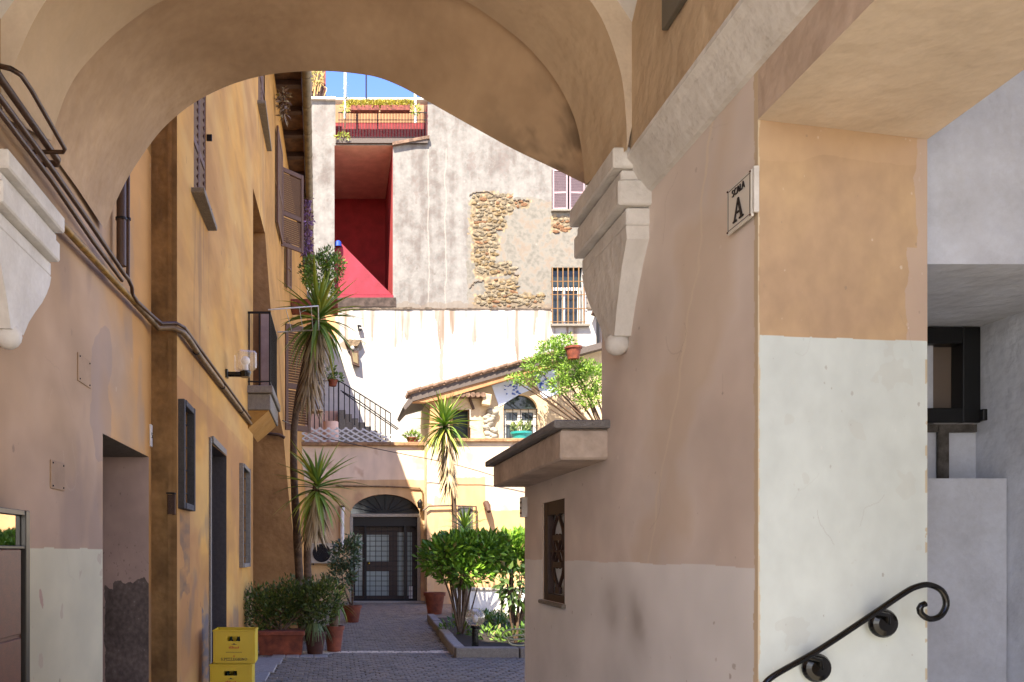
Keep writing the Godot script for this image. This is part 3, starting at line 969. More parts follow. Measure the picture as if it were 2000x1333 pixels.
# ---------------------------------------------------------------- the long yellow house on the left
func build_yellow_house():
	var b = thing("yellow_house", "long ochre yellow plaster house with shuttered windows on the left", "house", Vector3(-1.5, 0, -8))
	var U = Vector3(0.015, 0, -1).normalized()
	var V = Vector3.UP
	var O = Vector3(fx(7.87), 0, -7.87)
	var L = 16.16 - 7.87
	var HT = 11.75
	var tx = paint(600, 850, func(x, y):
		var d = 7.87 + x * L
		var yy = (1.0 - y) * HT
		var n = fbm(d * 0.45, yy * 0.35)
		var n2 = fbm(d * 0.6, yy * 1.3)
		var n3 = fbm(d * 1.8, yy * 6.0)
		var c = Color(0.77, 0.57, 0.26).lerp(Color(0.71, 0.53, 0.29), clampf(0.5 + n * 1.4, 0, 1)) * (1.0 + n2 * 0.07 + n3 * 0.03)
		if yy < 3.2: c = c.lerp(Color(0.66, 0.46, 0.25), clampf(0.5 + n * 1.5, 0, 0.8))
		var fade = fbm(d * 0.35 + 90.0, yy * 0.8 + 3.0)
		if fade > 0.05: c = c.lerp(Color(0.80, 0.64, 0.36), clampf((fade - 0.05) * 1.6, 0, 0.5))
		if fade < -0.1: c = c.lerp(Color(0.60, 0.42, 0.20), clampf((-fade - 0.1) * 1.4, 0, 0.45))
		for q in [[8.6, 9.7, H + 3.62, 2.4], [14.9, 16.1, H + 7.8, 3.0]]:
			if d > q[0] and d < q[1] and yy < q[2] and yy > q[2] - q[3] * (0.5 + fbm(d * 4.0, 8.0)):
				c = c.lerp(Color(0.50, 0.38, 0.24), clampf(0.25 + fbm(d * 5.0, yy * 0.3) * 0.8, 0, 0.5))
		# soot and damp patches with ragged outlines
		var g = fbm(d * 0.8 + 60.0, yy * 0.6 + 5.0) - clampf((yy - 1.0) * 0.2, -0.1, 0.6)
		if g > 0.15: c = c.lerp(Color(0.42, 0.36, 0.32), clampf((g - 0.15) * 1.8, 0, 0.5))
		if d > 9.2 and d < 9.75 and yy < 0.9 + n2 * 0.6: c = c.lerp(Color(0.34, 0.33, 0.35), clampf(0.55 + n3, 0, 0.8))
		if d > 8.0 and d < 8.5 and yy < 2.0 and yy > 1.2 + n2: c = c.lerp(Color(0.36, 0.30, 0.25), 0.35 + n3 * 0.5)
		c.a = 1
		return c, [14, 60, 220, Color(0.44, 0.33, 0.20), Color(0.86, 0.74, 0.50)])
	var wdoor = Rect2(9.755 - 7.87, -0.1, 11.07 - 9.755, 2.9)
	var wmeter = Rect2(7.98 - 7.87, H + 0.47, 0.46, 0.9)
	var wsmall = Rect2(12.42 - 7.87, H - 0.16, 0.83, 1.40)
	var wrec = Rect2(14.15 - 7.87, -0.1, 16.2 - 14.15, H + 6.15)
	var w1 = Rect2(8.72 - 7.87, H + 3.68, 0.75, 1.42)
	var w2 = Rect2(14.95 - 7.87, H + 7.86, 1.5, 1.9)
	var holes = [wdoor, wmeter, wsmall, wrec, w1, w2]
	var m = MB.new()
	m.holed(O, U, V, L, HT, holes)
	part(m, "wall", uvmat(tx), b)
	m = MB.new()
	var inn = Vector3(-1, 0, 0)
	for e in [wsmall, w1, w2, wmeter]:
		m = MB.new()
		m.reveal(O, U, V, e, inn * (0.18 if e.position.y > 4.0 else 0.04))
		part(m, "window_reveal", M.ochre_dark, b)
	m = MB.new()
	m.reveal(O, U, V, wdoor, inn * 0.45)
	var dj = part(m, "doorway", mat(Color(0.36, 0.33, 0.33), 0.9, "speck", 1.5, "fine", 0.5), b)
	m = MB.new()
	m.box(Vector3(-1.93, 0, -11.1), Vector3(-1.88, 2.8, -9.7))
	part(m, "door", M.wood_door, dj)
	m = MB.new()
	var fo = O + Vector3(0.008, 0, 0)
	m.obox(fo + U * (wdoor.position.x - 0.05) + V * 1.43, Vector3(0.03, 2.86, 0.09), Basis(Vector3.UP, 0.015), 0.004)
	m.obox(fo + U * (wdoor.position.x + 0.6575) + V * 2.845, Vector3(0.03, 0.08, 1.31), Basis(Vector3.UP, 0.015), 0.004)
	part(m, "door_frame", M.stone, dj)
	# barred slits low on the wall
	for e in [[wmeter, M.stone_dark, 0.06, 4], [wsmall, M.stone, 0.055, 7]]:
		var r = e[0]
		m = MB.new()
		var c = O + U * (r.position.x + r.size.x / 2) + V * (r.position.y + r.size.y / 2)
		m.obox(c + inn * 0.045, Vector3(0.02, r.size.y, r.size.x), Basis(Vector3.UP, 0.015))
		var wn = part(m, "window", M.pane, b)
		m = MB.new()
		for s in [-1.0, 1.0]:
			m.obox(c + U * s * (r.size.x / 2 + 0.03) + Vector3(0.02, 0, 0), Vector3(0.08, r.size.y + 0.12, 0.06), Basis(Vector3.UP, 0.015), 0.005)
			m.obox(c + V * s * (r.size.y / 2 + 0.03) + Vector3(0.02, 0, 0), Vector3(0.085, 0.058, r.size.x), Basis(Vector3.UP, 0.015), 0.005)
		part(m, "frame", e[1], wn)
		for i in e[3]:
			m = MB.new()
			var yy = r.position.y + r.size.y * (i + 0.5) / e[3]
			var a = O + U * r.position.x + V * yy
			m.tube([a + inn * 0.015, a + U * r.size.x + inn * 0.015], 0.006, 5)
			part(m, "bar", M.iron, wn)
		m = MB.new()
		for i in 2:
			var a = O + U * (r.position.x + r.size.x * (i + 0.7) / 2.4) + V * r.position.y
			m.tube([a + inn * 0.02, a + V * r.size.y + inn * 0.02], 0.008, 5)
		part(m, "bar", M.iron, wn)
	# recess behind the balcony and the battered far stretch
	var prof = [[9.9, 0.0], [6.1, 0.0], [4.65, 0.107], [3.6, 0.18], [2.67, 0.262], [2.23, 0.35], [1.2, 0.44], [-0.29, 0.61], [-1.6, 0.70]]
	var A = []
	var B = []
	for p in prof:
		A.append(Vector3(fx(16.16) + p[1], H + p[0], -16.16))
		B.append(Vector3(fx(32.6) + p[1] * 0.4, H + p[0], -32.6))
	m = MB.new()
	for i in A.size() - 1:
		m.quad(A[i + 1], B[i + 1], B[i], A[i])
	m.quad(B[8], Vector3(-4, -0.05, -32.6), Vector3(-4, H + 9.9, -32.6), B[0])
	m.quad(A[0], B[0], B[0] + V * 0.3, A[0] + V * 0.3)
	part(m, "battered_wall", M.ochre, b)
	m = MB.new()
	for i in range(1, A.size() - 1):
		m.quad(Vector3(-3.2, A[i + 1].y, -16.16), A[i + 1], A[i], Vector3(-3.2, A[i].y, -16.16))
	var ef = part(m, "wall_end", M.ochre_dark, b)
	m = MB.new()
	m.quad(Vector3(fx(14), H + 6.05, -14.15), Vector3(fx(16), H + 6.05, -16.16), Vector3(-3.2, H + 6.05, -16.16), Vector3(-3.2, H + 6.05, -14.15))
	m.quad(Vector3(-3.0, 0, -13.9), Vector3(-3.0, 0, -16.2), Vector3(-3.0, H + 6.1, -16.2), Vector3(-3.0, H + 6.1, -13.9))
	m.quad(Vector3(-3.2, 0, -14.15), Vector3(fx(14.15), 0, -14.15), Vector3(fx(14.15), H + 6.1, -14.15), Vector3(-3.2, H + 6.1, -14.15))
	part(m, "recess", M.ochre_dark, b)
	m = MB.new()
	m.box(Vector3(hx(509, 16.1), H + 2.66, -16.14), Vector3(hx(527, 16.1), H + 4.5, -16.09), 0.005)
	part(m, "door", mat(Color(0.78, 0.66, 0.60), 0.6, "plaster", 1.0), b)
	# solid mass and roof behind the front
	m = MB.new()
	m.box(Vector3(-9, 0, -32.5), Vector3(-3.25, 11.7, ZB))
	m.box(Vector3(-4.0, 11.0, -32.5), Vector3(-1.75, 11.7, -7.9))
	part(m, "house_core", M.ochre, b)
	# upper windows: closed louvres and sills
	for e in [[w1, 14], [w2, 18]]:
		var r = e[0]
		var a = O + U * r.position.x + V * r.position.y + inn * 0.03
		var s = shutter(b, "shutter", a, U * r.size.x * 0.49, V * r.size.y, M.shutter, e[1])
		s = shutter(b, "shutter", a + U * r.size.x * 0.51, U * r.size.x * 0.49, V * r.size.y, M.shutter, e[1])
		m = MB.new()
		m.obox(O + U * (r.position.x + r.size.x / 2) + V * (r.position.y - 0.03) + Vector3(0.04, 0, 0), Vector3(0.16, 0.055, r.size.x + 0.28), Basis(Vector3.UP, 0.015), 0.006)
		part(m, "sill", M.stone, b)
	for q in [0.95, 0.12]:
		m = MB.new()
		m.obox(O + U * (w1.end.x + 0.05) + V * (w1.position.y + q) + Vector3(0.03, 0, 0), Vector3(0.06, 0.07, 0.03), Basis.IDENTITY, 0.004)
		part(m, "shutter_stay", M.iron, b)
	# far window: one leaf folded on the wall, one swung out
	var pa = at(548, 480, 19.95)
	shutter(b, "shutter", pa, at(592, 496, 20.4) - pa, V * 1.86, M.shutter, 34)
	shutter(b, "shutter", Vector3(fx(18.4) + 0.05, H + 7.12, -18.4), U * 1.3, V * 2.1, M.shutter, 30)
	m = MB.new()
	m.tube([at(547, 330, 19.9), at(546, 485, 19.9)], 0.02, 6)
	part(m, "window_frame", M.white_paint, b)
	var pb = at(557, 840, 17.6)
	shutter(b, "shutter", pb, at(606, 846, 17.9) - pb, V * 2.2, M.shutter, 36)
	var pc = at(560, 560, 21.0)
	shutter(b, "shutter", pc, at(568, 566, 22.0) - pc, V * 1.2, M.shutter, 26)
	# eave with rafters and gutter
	var ye = H + 10.25
	var ed = func(d): return lerpf(-0.60, -0.80, (d - 17.0) / 10.0)
	m = MB.new()
	m.quad(Vector3(-4, ye + 0.12, -8), Vector3(-0.62, ye + 0.12, -8), Vector3(ed.call(32.7), ye + 0.12, -32.7), Vector3(-4, ye + 0.12, -32.7))
	m.quad(Vector3(-4, ye + 1.2, -8), Vector3(-0.56, ye + 0.2, -8), Vector3(ed.call(32.7), ye + 0.2, -32.7), Vector3(-4, ye + 1.2, -32.7))
	var ev = part(m, "eave", mat(Color(0.52, 0.36, 0.22), 0.85, "grime", 0.8), b)
	for i in 21:
		m = MB.new()
		var d = 8.6 + i * 1.13
		m.box(Vector3(-1.6, ye + 0.0, -d - 0.09), Vector3(ed.call(d) - 0.12, ye + 0.12, -d + 0.09), 0.008)
		part(m, "rafter", M.wood_dark, ev)
	m = MB.new()
	m.tube([Vector3(ed.call(8.0), ye - 0.02, -8.0), Vector3(ed.call(32.7), ye - 0.02, -32.7)], 0.105, 14)
	for i in 16:
		var d = 8.5 + i * 1.22
		m.tube([Vector3(ed.call(d), ye - 0.02, -d - 0.025), Vector3(ed.call(d), ye - 0.02, -d + 0.025)], 0.114, 14)
	part(m, "gutter", M.gutter, b)
	m = MB.new()
	m.quad(Vector3(ed.call(8.0) - 0.11, ye - 0.05, -8.0), Vector3(ed.call(32.7) - 0.11, ye - 0.05, -32.7), Vector3(ed.call(32.7) - 0.11, ye + 0.2, -32.7), Vector3(ed.call(8.0) - 0.11, ye + 0.2, -8.0))
	part(m, "fascia", M.wood_dark, ev)
	# balcony
	var bx0 = fx(13.4)
	var bx1 = -1.02
	m = MB.new()
	m.box(Vector3(bx0 - 0.1, H + 2.5, -15.2), Vector3(bx1 + 0.04, H + 2.62, -13.35), 0.012)
	m.box(Vector3(bx0 - 0.1, H + 2.24, -15.15), Vector3(bx1, H + 2.497, -13.4), 0.012)
	var bal = part(m, "balcony", M.stone, b)
	m = MB.new()
	m.prism([Vector3(bx0, H + 2.236, -13.42), Vector3(bx1 - 0.03, H + 2.236, -13.42), Vector3(bx0, H + 1.95, -13.42)], Vector3(0, 0, -1.7))
	part(m, "bracket", M.ochre, bal)
	m = MB.new()
	m.box(Vector3(bx0, H + 3.76, -13.43), Vector3(bx1, H + 3.79, -13.40))
	m.box(Vector3(bx1 - 0.03, H + 3.76, -15.0), Vector3(bx1, H + 3.79, -13.43))
	var rl = part(m, "railing", M.iron, bal)
	m = MB.new()
	m.box(Vector3(bx0, H + 2.68, -13.425), Vector3(bx1, H + 2.70, -13.405))
	m.box(Vector3(bx1 - 0.025, H + 2.68, -15.0), Vector3(bx1 - 0.005, H + 2.70, -13.425))
	part(m, "rail", M.iron, rl)
	for i in 3:
		m = MB.new()
		var x = lerpf(bx0 + 0.02, bx1 - 0.015, i / 2.0)
		m.box(Vector3(x - 0.012, H + 2.62, -13.427), Vector3(x + 0.012, H + 3.76, -13.403))
		part(m, "baluster", M.iron, rl)
	for i in range(1, 13):
		m = MB.new()
		var z = -13.42 - i * 0.128
		m.box(Vector3(bx1 - 0.024, H + 2.62, z - 0.009), Vector3(bx1 - 0.006, H + 3.76, z + 0.009))
		part(m, "baluster", M.iron, rl)

# ---------------------------------------------------------------- terrace house at the end of the court
func build_terrace_house():
	var D = 26.4
	var b = thing("terrace_house", "low cream and ochre house front with arched grille door under the terrace", "house", Vector3(1, 0, -26.4))
	var x0 = hx(560, D)
	var x1 = hx(833, D)
	var top = hy(872, D)
	var V = Vector3.UP
	var tx = paint(512, 420, func(x, y):
		var X = lerpf(x0, x1, x)
		var yy = (1.0 - y) * top
		var n = fbm(X * 0.5 + 5.0, yy * 0.5)
		var n2 = fbm(X * 3.0, yy * 0.8)
		var c = Color(0.84, 0.75, 0.65) * (1.0 + n * 0.10 + n2 * 0.05)
		if yy < hy(938, D) + 0.01 * n: c = Color(0.80, 0.67, 0.50).lerp(Color(0.75, 0.62, 0.46), clampf(0.5 + n * 1.5, 0, 1)) * (1.0 + n2 * 0.08)
		var g = fbm(X * 0.9 + 33.0, yy * 0.9)
		if g > 0.2: c = c.lerp(Color(0.62, 0.46, 0.36), clampf((g - 0.2) * 1.5, 0, 0.4))
		c.a = 1
		return c)
	var O = Vector3(x0, 0, -D)
	var a0 = hx(684, D)
	var a1 = hx(820, D)
	var ys = hy(1006, D)
	var door = Rect2(a0 - x0, -0.1, a1 - a0, ys + 0.1)
	var ya = hy(966, D)
	var m = MB.new()
	m.holed(O, Vector3.RIGHT, V, x1 - x0, ys, [door], x1 - x0, top)
	# spandrels round the fanlight arch
	var n = 18
	var arc = []
	for i in n + 1:
		var t = PI * (1.0 - float(i) / n)
		arc.append(Vector3((a0 + a1) / 2 + cos(t) * (a1 - a0) / 2, ys + sin(t) * (ya - ys), -D))
	var uvp = func(p): return Vector2((p.x - x0) / (x1 - x0), 1.0 - p.y / top)
	for i in n:
		var p = arc[i]
		var q = arc[i + 1]
		var pt = Vector3(p.x, top, -D)
		var qt = Vector3(q.x, top, -D)
		m.quad(p, q, qt, pt, [uvp.call(p), uvp.call(q), uvp.call(qt), uvp.call(pt)])
	for e in [[x0, a0], [a1, x1]]:
		var c = [Vector3(e[0], ys, -D), Vector3(e[1], ys, -D), Vector3(e[1], top, -D), Vector3(e[0], top, -D)]
		m.quad(c[0], c[1], c[2], c[3], c.map(uvp))
	part(m, "wall", uvmat(tx), b)
	m = MB.new()
	m.reveal(O, Vector3.RIGHT, V, door, Vector3(0, 0, -0.35))
	for i in n:
		m.quad(arc[i + 1], arc[i], arc[i] + Vector3(0, 0, -0.35), arc[i + 1] + Vector3(0, 0, -0.35))
	part(m, "door_reveal", M.ochre_dark, b)
	# projecting right part
	var D2 = 25.6
	var xr0 = hx(834, D2)
	var xr1 = 9.0
	var top2 = top + 0.02
	var tx2 = paint(640, 420, func(x, y):
		var X = lerpf(xr0, xr1, x)
		var yy = (1.0 - y) * top2
		var u = X / D2 * F + U0
		var v = V0 - (yy - H) / D2 * F
		var n1 = fbm(X * 0.5 + 15.0, yy * 0.5)
		var n2 = fbm(X * 3.0, yy * 0.8)
		var c = Color(0.78, 0.70, 0.60) * (1.0 + n1 * 0.10 + n2 * 0.05)
		var och = Color(0.76, 0.60, 0.42) * (1.0 + n1 * 0.12 + n2 * 0.06)
		if v > 933 + n2 * 3.0 and u > 876 and u < 948: c = och
		if v > 998 + n1 * 6.0 and u > 948: c = och
		if v > 985 + n1 * 30.0 and u < 948: c = och.lerp(c, 0.2)
		if v > 940 + n1 * 60.0 and u > 848 and u < 880 and n2 > -0.1: c = och.lerp(c, 0.3)
		var g = fbm(X * 1.2 + 3.0, yy * 1.2)
		if g > 0.22: c = c.lerp(Color(0.66, 0.52, 0.42), clampf((g - 0.22) * 1.5, 0, 0.4))
		c.a = 1
		return c)
	m = MB.new()
	var sw = Rect2(hx(896, D2) - xr0, hy(1045, D2), hx(921, D2) - hx(896, D2), hy(990, D2) - hy(1045, D2))
	m.holed(Vector3(xr0, 0, -D2), Vector3.RIGHT, V, xr1 - xr0, top2, [sw])
	part(m, "wall", uvmat(tx2), b)
	m = MB.new()
	m.quad(Vector3(xr0, 0, -D), Vector3(xr0, 0, -D2), Vector3(xr0, top2, -D2), Vector3(xr0, top2, -D))
	m.reveal(Vector3(xr0, 0, -D2), Vector3.RIGHT, V, sw, Vector3(0, 0, -0.2))
	part(m, "wall_return", M.cream, b)
	m = MB.new()
	m.box(Vector3(xr0 + sw.position.x, sw.position.y, -D2 - 0.22), Vector3(xr0 + sw.end.x, sw.end.y, -D2 - 0.18))
	var sn = part(m, "window", M.pane, b)
	m = MB.new()
	for s in [0.0, 1.0]:
		var xx = xr0 + sw.position.x + s * sw.size.x
		m.box(Vector3(xx - 0.03, sw.position.y, -D2 - 0.1), Vector3(xx + 0.03, sw.end.y, -D2 + 0.02))
	m.box(Vector3(xr0 + sw.position.x + 0.03, sw.end.y - 0.04, -D2 - 0.1), Vector3(xr0 + sw.end.x - 0.03, sw.end.y + 0.02, -D2 + 0.018))
	part(m, "frame", M.fascia, sn)
	# terrace coping and slab
	m = MB.new()
	m.box(Vector3(x0, top, -D - 0.2), Vector3(x1, top + 0.12, -D + 0.1), 0.015)
	m.box(Vector3(xr0, top2, -D2 - 0.25), Vector3(xr1, top2 + 0.11, -D2 + 0.1), 0.015)
	part(m, "coping", mat(Color(0.74, 0.58, 0.42), 0.9, "grime", 0.9, "fine", 0.4), b)
	m = MB.new()
	m.box(Vector3(-9, top - 0.3, -34.5), Vector3(14, top + 0.0, -D - 0.2))
	m.box(Vector3(xr0 + 0.05, top - 0.3, -D - 0.2), Vector3(xr1, top - 0.01, -D2 - 0.25))
	part(m, "terrace_floor", M.stone_light, b)
	# the arched door
	m = MB.new()
	m.box(Vector3(a0, ys - 0.07, -D - 0.2), Vector3(a1, ys + 0.03, -D + 0.01), 0.008)
	m.box(Vector3(a0 - 0.02, 0, -D - 0.06), Vector3(a0 + 0.08, ys - 0.072, -D + 0.012), 0.008)
	m.box(Vector3(a1 - 0.08, 0, -D - 0.06), Vector3(a1 + 0.02, ys - 0.072, -D + 0.012), 0.008)
	part(m, "door_surround", M.stone_light, b)
	m = MB.new()
	m.prism(arc, Vector3(0, 0, -0.03))
	var fl = part(m, "fanlight", M.pane, b)
	fl.position += Vector3(0, 0, -0.2)
	for i in 9:
		m = MB.new()
		var t = PI * (i + 1) / 10.0
		var c = Vector3((a0 + a1) / 2, ys + 0.05, -D - 0.14)
		m.tube([c + Vector3(cos(t) * 0.25, sin(t) * 0.1, 0), c + Vector3(cos(t) * (a1 - a0) / 2, sin(t) * (ya - ys - 0.05), 0)], 0.012, 5)
		part(m, "bar", M.iron, fl)
	m = MB.new()
	m.box(Vector3(a0, 0, -D - 0.36), Vector3(a1, ys, -D - 0.3))
	var dr = part(m, "door", M.wood_door, b)
	var y_at = func(v): return hy(v, D)
	for e in [[694, 708, 1045, 1165], [716, 760, 1045, 1098], [716, 760, 1116, 1165], [778, 790, 1040, 1165], [797, 806, 1040, 1165]]:
		m = MB.new()
		m.box(Vector3(hx(e[0], D), y_at.call(e[3]), -D - 0.30), Vector3(hx(e[1], D), y_at.call(e[2]), -D - 0.285))
		part(m, "pane", M.pane_pale, dr)
	m = MB.new()
	m.ball(Vector3(hx(721, D), y_at.call(1101), -D - 0.26), 0.045, 10)
	part(m, "door_knob", mat(Color(0.75, 0.6, 0.25), 0.25, "", 1, "", 0, 0.9), dr)
	m = MB.new()
	m.box(Vector3(hx(800, D), 0.02, -D - 0.26), Vector3(hx(807, D), y_at.call(1146), -D - 0.25))
	part(m, "notice", M.white, dr)
	var gz = -D - 0.12
	m = MB.new()
	for u in [690, 714, 792, 815]:
		m.box(Vector3(hx(u, D) - 0.035, 0.02, gz - 0.02), Vector3(hx(u, D) + 0.035, ys - 0.08, gz + 0.02))
	m.box(Vector3(a0 + 0.1, 0.03, gz - 0.015), Vector3(a1 - 0.1, 0.12, gz + 0.015))
	m.box(Vector3(a0 + 0.1, y_at.call(1028), gz - 0.015), Vector3(a1 - 0.1, ys - 0.09, gz + 0.015))
	var gate = part(m, "door_grille", M.iron, b)
	var u = 700.0
	while u < 812:
		m = MB.new()
		m.tube([Vector3(hx(u, D), 0.1, gz), Vector3(hx(u, D), ys - 0.1, gz)], 0.009, 5)
		part(m, "bar", M.iron, gate)
		u += 11.3
	for i in 15:
		m = MB.new()
		var yy = 0.2 + i * 0.155
		m.tube([Vector3(a0 + 0.08, yy, gz + 0.012), Vector3(a1 - 0.08, yy, gz + 0.012)], 0.009, 5)
		part(m, "bar", M.iron, gate)
	m = MB.new()
	m.box(Vector3(a0 - 0.1, 0, -D - 0.1), Vector3(a1 + 0.2, 0.05, -D + 0.25), 0.01)
	part(m, "door_step", M.stone_light, b)

# ---------------------------------------------------------------- tall ruinous building at the back
func build_back_building():
	var D = 33.0
	var b = thing("back_building", "tall weathered building with peeling plaster, red loggia and rooftop railing", "building", Vector3(3, 0, -33))
	var V = Vector3.UP
	var R = Vector3.RIGHT
	var x0 = hx(560, D)
	var x1 = 13.0
	var yb = hy(606, D)
	var yt = hy(196, D)
	var tr = paint(960, 580, func(x, y):
		var X = lerpf(x0, x1, x)
		var yy = lerpf(yt, yb, y)
		var u = X / D * F + U0
		var v = V0 - (yy - H) / D * F
		var n = fbm(X * 0.35, yy * 0.35)
		var n2 = fbm(X * 1.6 + 8.0, yy * 1.6)
		var n3 = fbm(X * 5.0, yy * 5.0)
		var st = fbm(X * 2.4 + 40.0, yy * 0.22)
		var c = Color(0.465, 0.45, 0.43) * (1.0 + n3 * 0.2)
		var k = n * 0.7 + n2 * 0.7 + n3 * 0.6 + st * 0.6
		if k > 0.0: c = c.lerp(Color(0.33, 0.29, 0.27), clampf(k * 1.0, 0, 0.55))
		if k < -0.25: c = c.lerp(Color(0.55, 0.535, 0.51), clampf(-k - 0.2, 0, 0.8))
		for e in [[920, 318, 7, 16, 0.6], [985, 305, 8, 38, 0.55], [812, 372, 5, 26, 0.6], [812, 300, 3, 60, 0.35], [630, 235, 16, 22, 0.4], [640, 265, 20, 6, 0.3], [1020, 270, 25, 20, 0.3]]:
			var q = pow((u - e[0] + n2 * 8.0) / e[2], 2) + pow((v - e[1] + n3 * 14.0) / e[3], 2)
			if q < 1.0 + n3 * 1.5: c = c.lerp(Color(0.42, 0.38, 0.36), e[4] * clampf(0.8 + n3 * 1.5, 0.2, 1.0))
		# seams between plaster campaigns
		for s in [870.0, 838.0]:
			if absf(u - s + n * 6.0) < 1.2 and v > 290: c = c.lerp(Color(0.58, 0.55, 0.51), 0.6)
		if u > 913 + n2 * 6.0 and v > 398 + n * 26.0 - (u - 913) * 0.0:
			c = Color(0.43, 0.41, 0.375).lerp(Color(0.49, 0.475, 0.44), clampf(0.5 + n2 * 1.6, 0, 1)) * (1.0 + n3 * 0.16)
			c = c.lerp(Color(0.44, 0.37, 0.31), clampf((n2 + n3 * 0.6) * 1.2, 0, 0.55))
		for e in PATCHES:
			var mx = min(min(u - e[0], e[1] - u), min(v - e[2], e[3] - v)) + n2 * 9.0 + n3 * 5.0 + 2.0
			if mx > 0.0: c = Color(0.47, 0.41, 0.32) * (1.0 + n3 * 0.5)
		if v > 592 + n2 * 10.0: c = c.lerp(Color(0.44, 0.39, 0.34), 0.55)
		c.a = 1
		return c, [15, 120, 260, Color(0.30, 0.26, 0.23), Color(0.66, 0.62, 0.58)])
	var O = Vector3(x0, yb, -D)
	var hole = func(ua, va, ub, vb): return Rect2(hx(ua, D) - x0, hy(vb, D) - yb, hx(ub, D) - hx(ua, D), hy(va, D) - hy(vb, D))
	var log = hole.call(653, 284, 767, 577)
	var terr = hole.call(655, 100, 835, 273)
	var shut = hole.call(1078, 332, 1143, 411)
	var barw = hole.call(1077, 523, 1142, 606.5)
	var m = MB.new()
	m.holed(O, R, V, x1 - x0, yt - yb, [log, terr, shut, barw])
	part(m, "weathered_wall", uvmat(tr, 0.95), b)
	# white lower wall, a hand's breadth proud
	var ys = 4.0
	var tw = paint(800, 420, func(x, y):
		var X = lerpf(x0, x1, x)
		var yy = lerpf(yb, ys, y)
		var u = X / D * F + U0
		var v = V0 - (yy - H) / D * F
		var n = fbm(X * 0.5, yy * 0.5)
		var n3 = fbm(X * 4.0, yy * 4.0)
		var st = fbm(X * 3.0 + 3.0, yy * 0.16)
		var c = Color(0.67, 0.65, 0.625) * (1.0 + n * 0.08 + n3 * 0.05)
		var reach = 45.0 + 120.0 * fbm(X * 1.1 + 77.0, 2.0) + 50.0 * st
		var k = clampf((st + 0.05) * 1.7, 0, 1)
		if v < 606 + reach: c = c.lerp(Color(0.42, 0.34, 0.27), k * 0.8)
		if absf(u - 862 + n * 4.0) < 3.5 + n3 * 3.0 and v < 745: c = c.lerp(Color(0.46, 0.40, 0.34), 0.55)
		if u < 660 + n * 20.0 and v < 660 + n3 * 20.0: c = c.lerp(Color(0.84, 0.58, 0.34), 0.75)
		var q = pow((u - 688) / 22.0, 2) + pow((v - 676) / 12.0, 2)
		if q < 1.0 + n3 * 1.6: c = c.lerp(Color(0.48, 0.43, 0.36), 0.7)
		c.a = 1
		return c, [16, 40, 120, Color(0.46, 0.41, 0.36), Color(0.80, 0.79, 0.77)])
	m = MB.new()
	var lw = Rect2(hx(1077, D) - x0, hy(636, D) - ys, hx(1142, D) - hx(1077, D), hy(600, D) - hy(636, D))
	m.holed(Vector3(x0, ys, -D + 0.12), R, V, x1 - x0, yb - ys, [lw])
	part(m, "white_wall", uvmat(tw, 0.92), b)
	m = MB.new()
	var nb = 40
	for i in nb:
		var xa = lerpf(x0, hx(1074, D), float(i) / nb)
		var xb = lerpf(x0, hx(1074, D), (i + 1.0) / nb)
		var q = 0.05 * fbm(xa * 2.0, 1.0)
		m.box(Vector3(xa, yb - 0.02, -D), Vector3(xb, yb + 0.05 + q, -D + 0.15 + q * 0.6))
	m.box(Vector3(hx(1145, D), yb - 0.02, -D), Vector3(x1, yb + 0.06, -D + 0.15))
	part(m, "ledge", mat(Color(0.52, 0.46, 0.40), 0.95, "grime", 1.2, "fine", 0.8), b)
	m = MB.new()
	m.box(Vector3(x0, 0, -46), Vector3(-0.6, yt - 1.5, -D - 0.4))
	m.box(Vector3(hx(840, D), yb, -46), Vector3(x1, yt - 0.02, -D - 0.5))
	m.box(Vector3(x0, 0, -46), Vector3(x1, hy(580, D) - 0.15, -D - 0.3))
	part(m, "building_core", M.cream, b)
	# red loggia
	var lx0 = hx(653, D)
	var lx1 = hx(767, D)
	var ly0 = hy(577, D)
	var ly1 = hy(284, D)
	var lb = -38.0
	m = MB.new()
	m.quad(Vector3(lx0 - 1.0, ly0, lb), Vector3(lx1, ly0, lb), Vector3(lx1, ly1, lb), Vector3(lx0 - 1.0, ly1, lb))
	m.quad(Vector3(lx1, ly0, -D), Vector3(lx1, ly0, lb), Vector3(lx1, ly1, lb), Vector3(lx1, ly1, -D))
	m.quad(Vector3(lx0, ly0, -D), Vector3(lx0, ly0, lb), Vector3(lx0, ly1, lb), Vector3(lx0, ly1, -D))
	var lg = part(m, "loggia", M.red, b)
	m = MB.new()
	m.box(Vector3(lx0, ly1, lb), Vector3(lx1, ly1 + 0.25, -D - 0.01))
	part(m, "ceiling", M.pinkish, lg)
	m = MB.new()
	m.box(Vector3(lx0, ly0 - 0.1, lb), Vector3(lx1 + 0.02, ly0, -D + 0.03))
	part(m, "floor", M.magenta, lg)
	m = MB.new()
	m.prism([at(640, 462, D + 0.3), at(665, 474, D + 0.3), at(765, 576, D + 0.3), at(640, 576, D + 0.3)], Vector3(0, 0, -0.25))
	part(m, "stair_parapet", M.magenta, lg)
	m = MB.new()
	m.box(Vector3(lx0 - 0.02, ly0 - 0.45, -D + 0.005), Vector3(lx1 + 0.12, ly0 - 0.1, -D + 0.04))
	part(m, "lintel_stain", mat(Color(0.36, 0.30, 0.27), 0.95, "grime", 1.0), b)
	# rooftop terrace
	var ty = hy(273, D)
	m = MB.new()
	m.box(Vector3(hx(655, D) + 0.002, ty - 0.18, -36.5), Vector3(hx(835, D) - 0.002, ty, -D + 0.12))
	part(m, "roof_terrace", M.fascia, b)
	m = MB.new()
	m.quad(at(640, 300, 33.8), at(838, 300, 33.8), at(838, 240, 33.8), at(640, 240, 33.8))
	m.box(Vector3(hx(835, D), ty, -36.4), Vector3(hx(840, D), yt - 0.05, -D - 0.01))
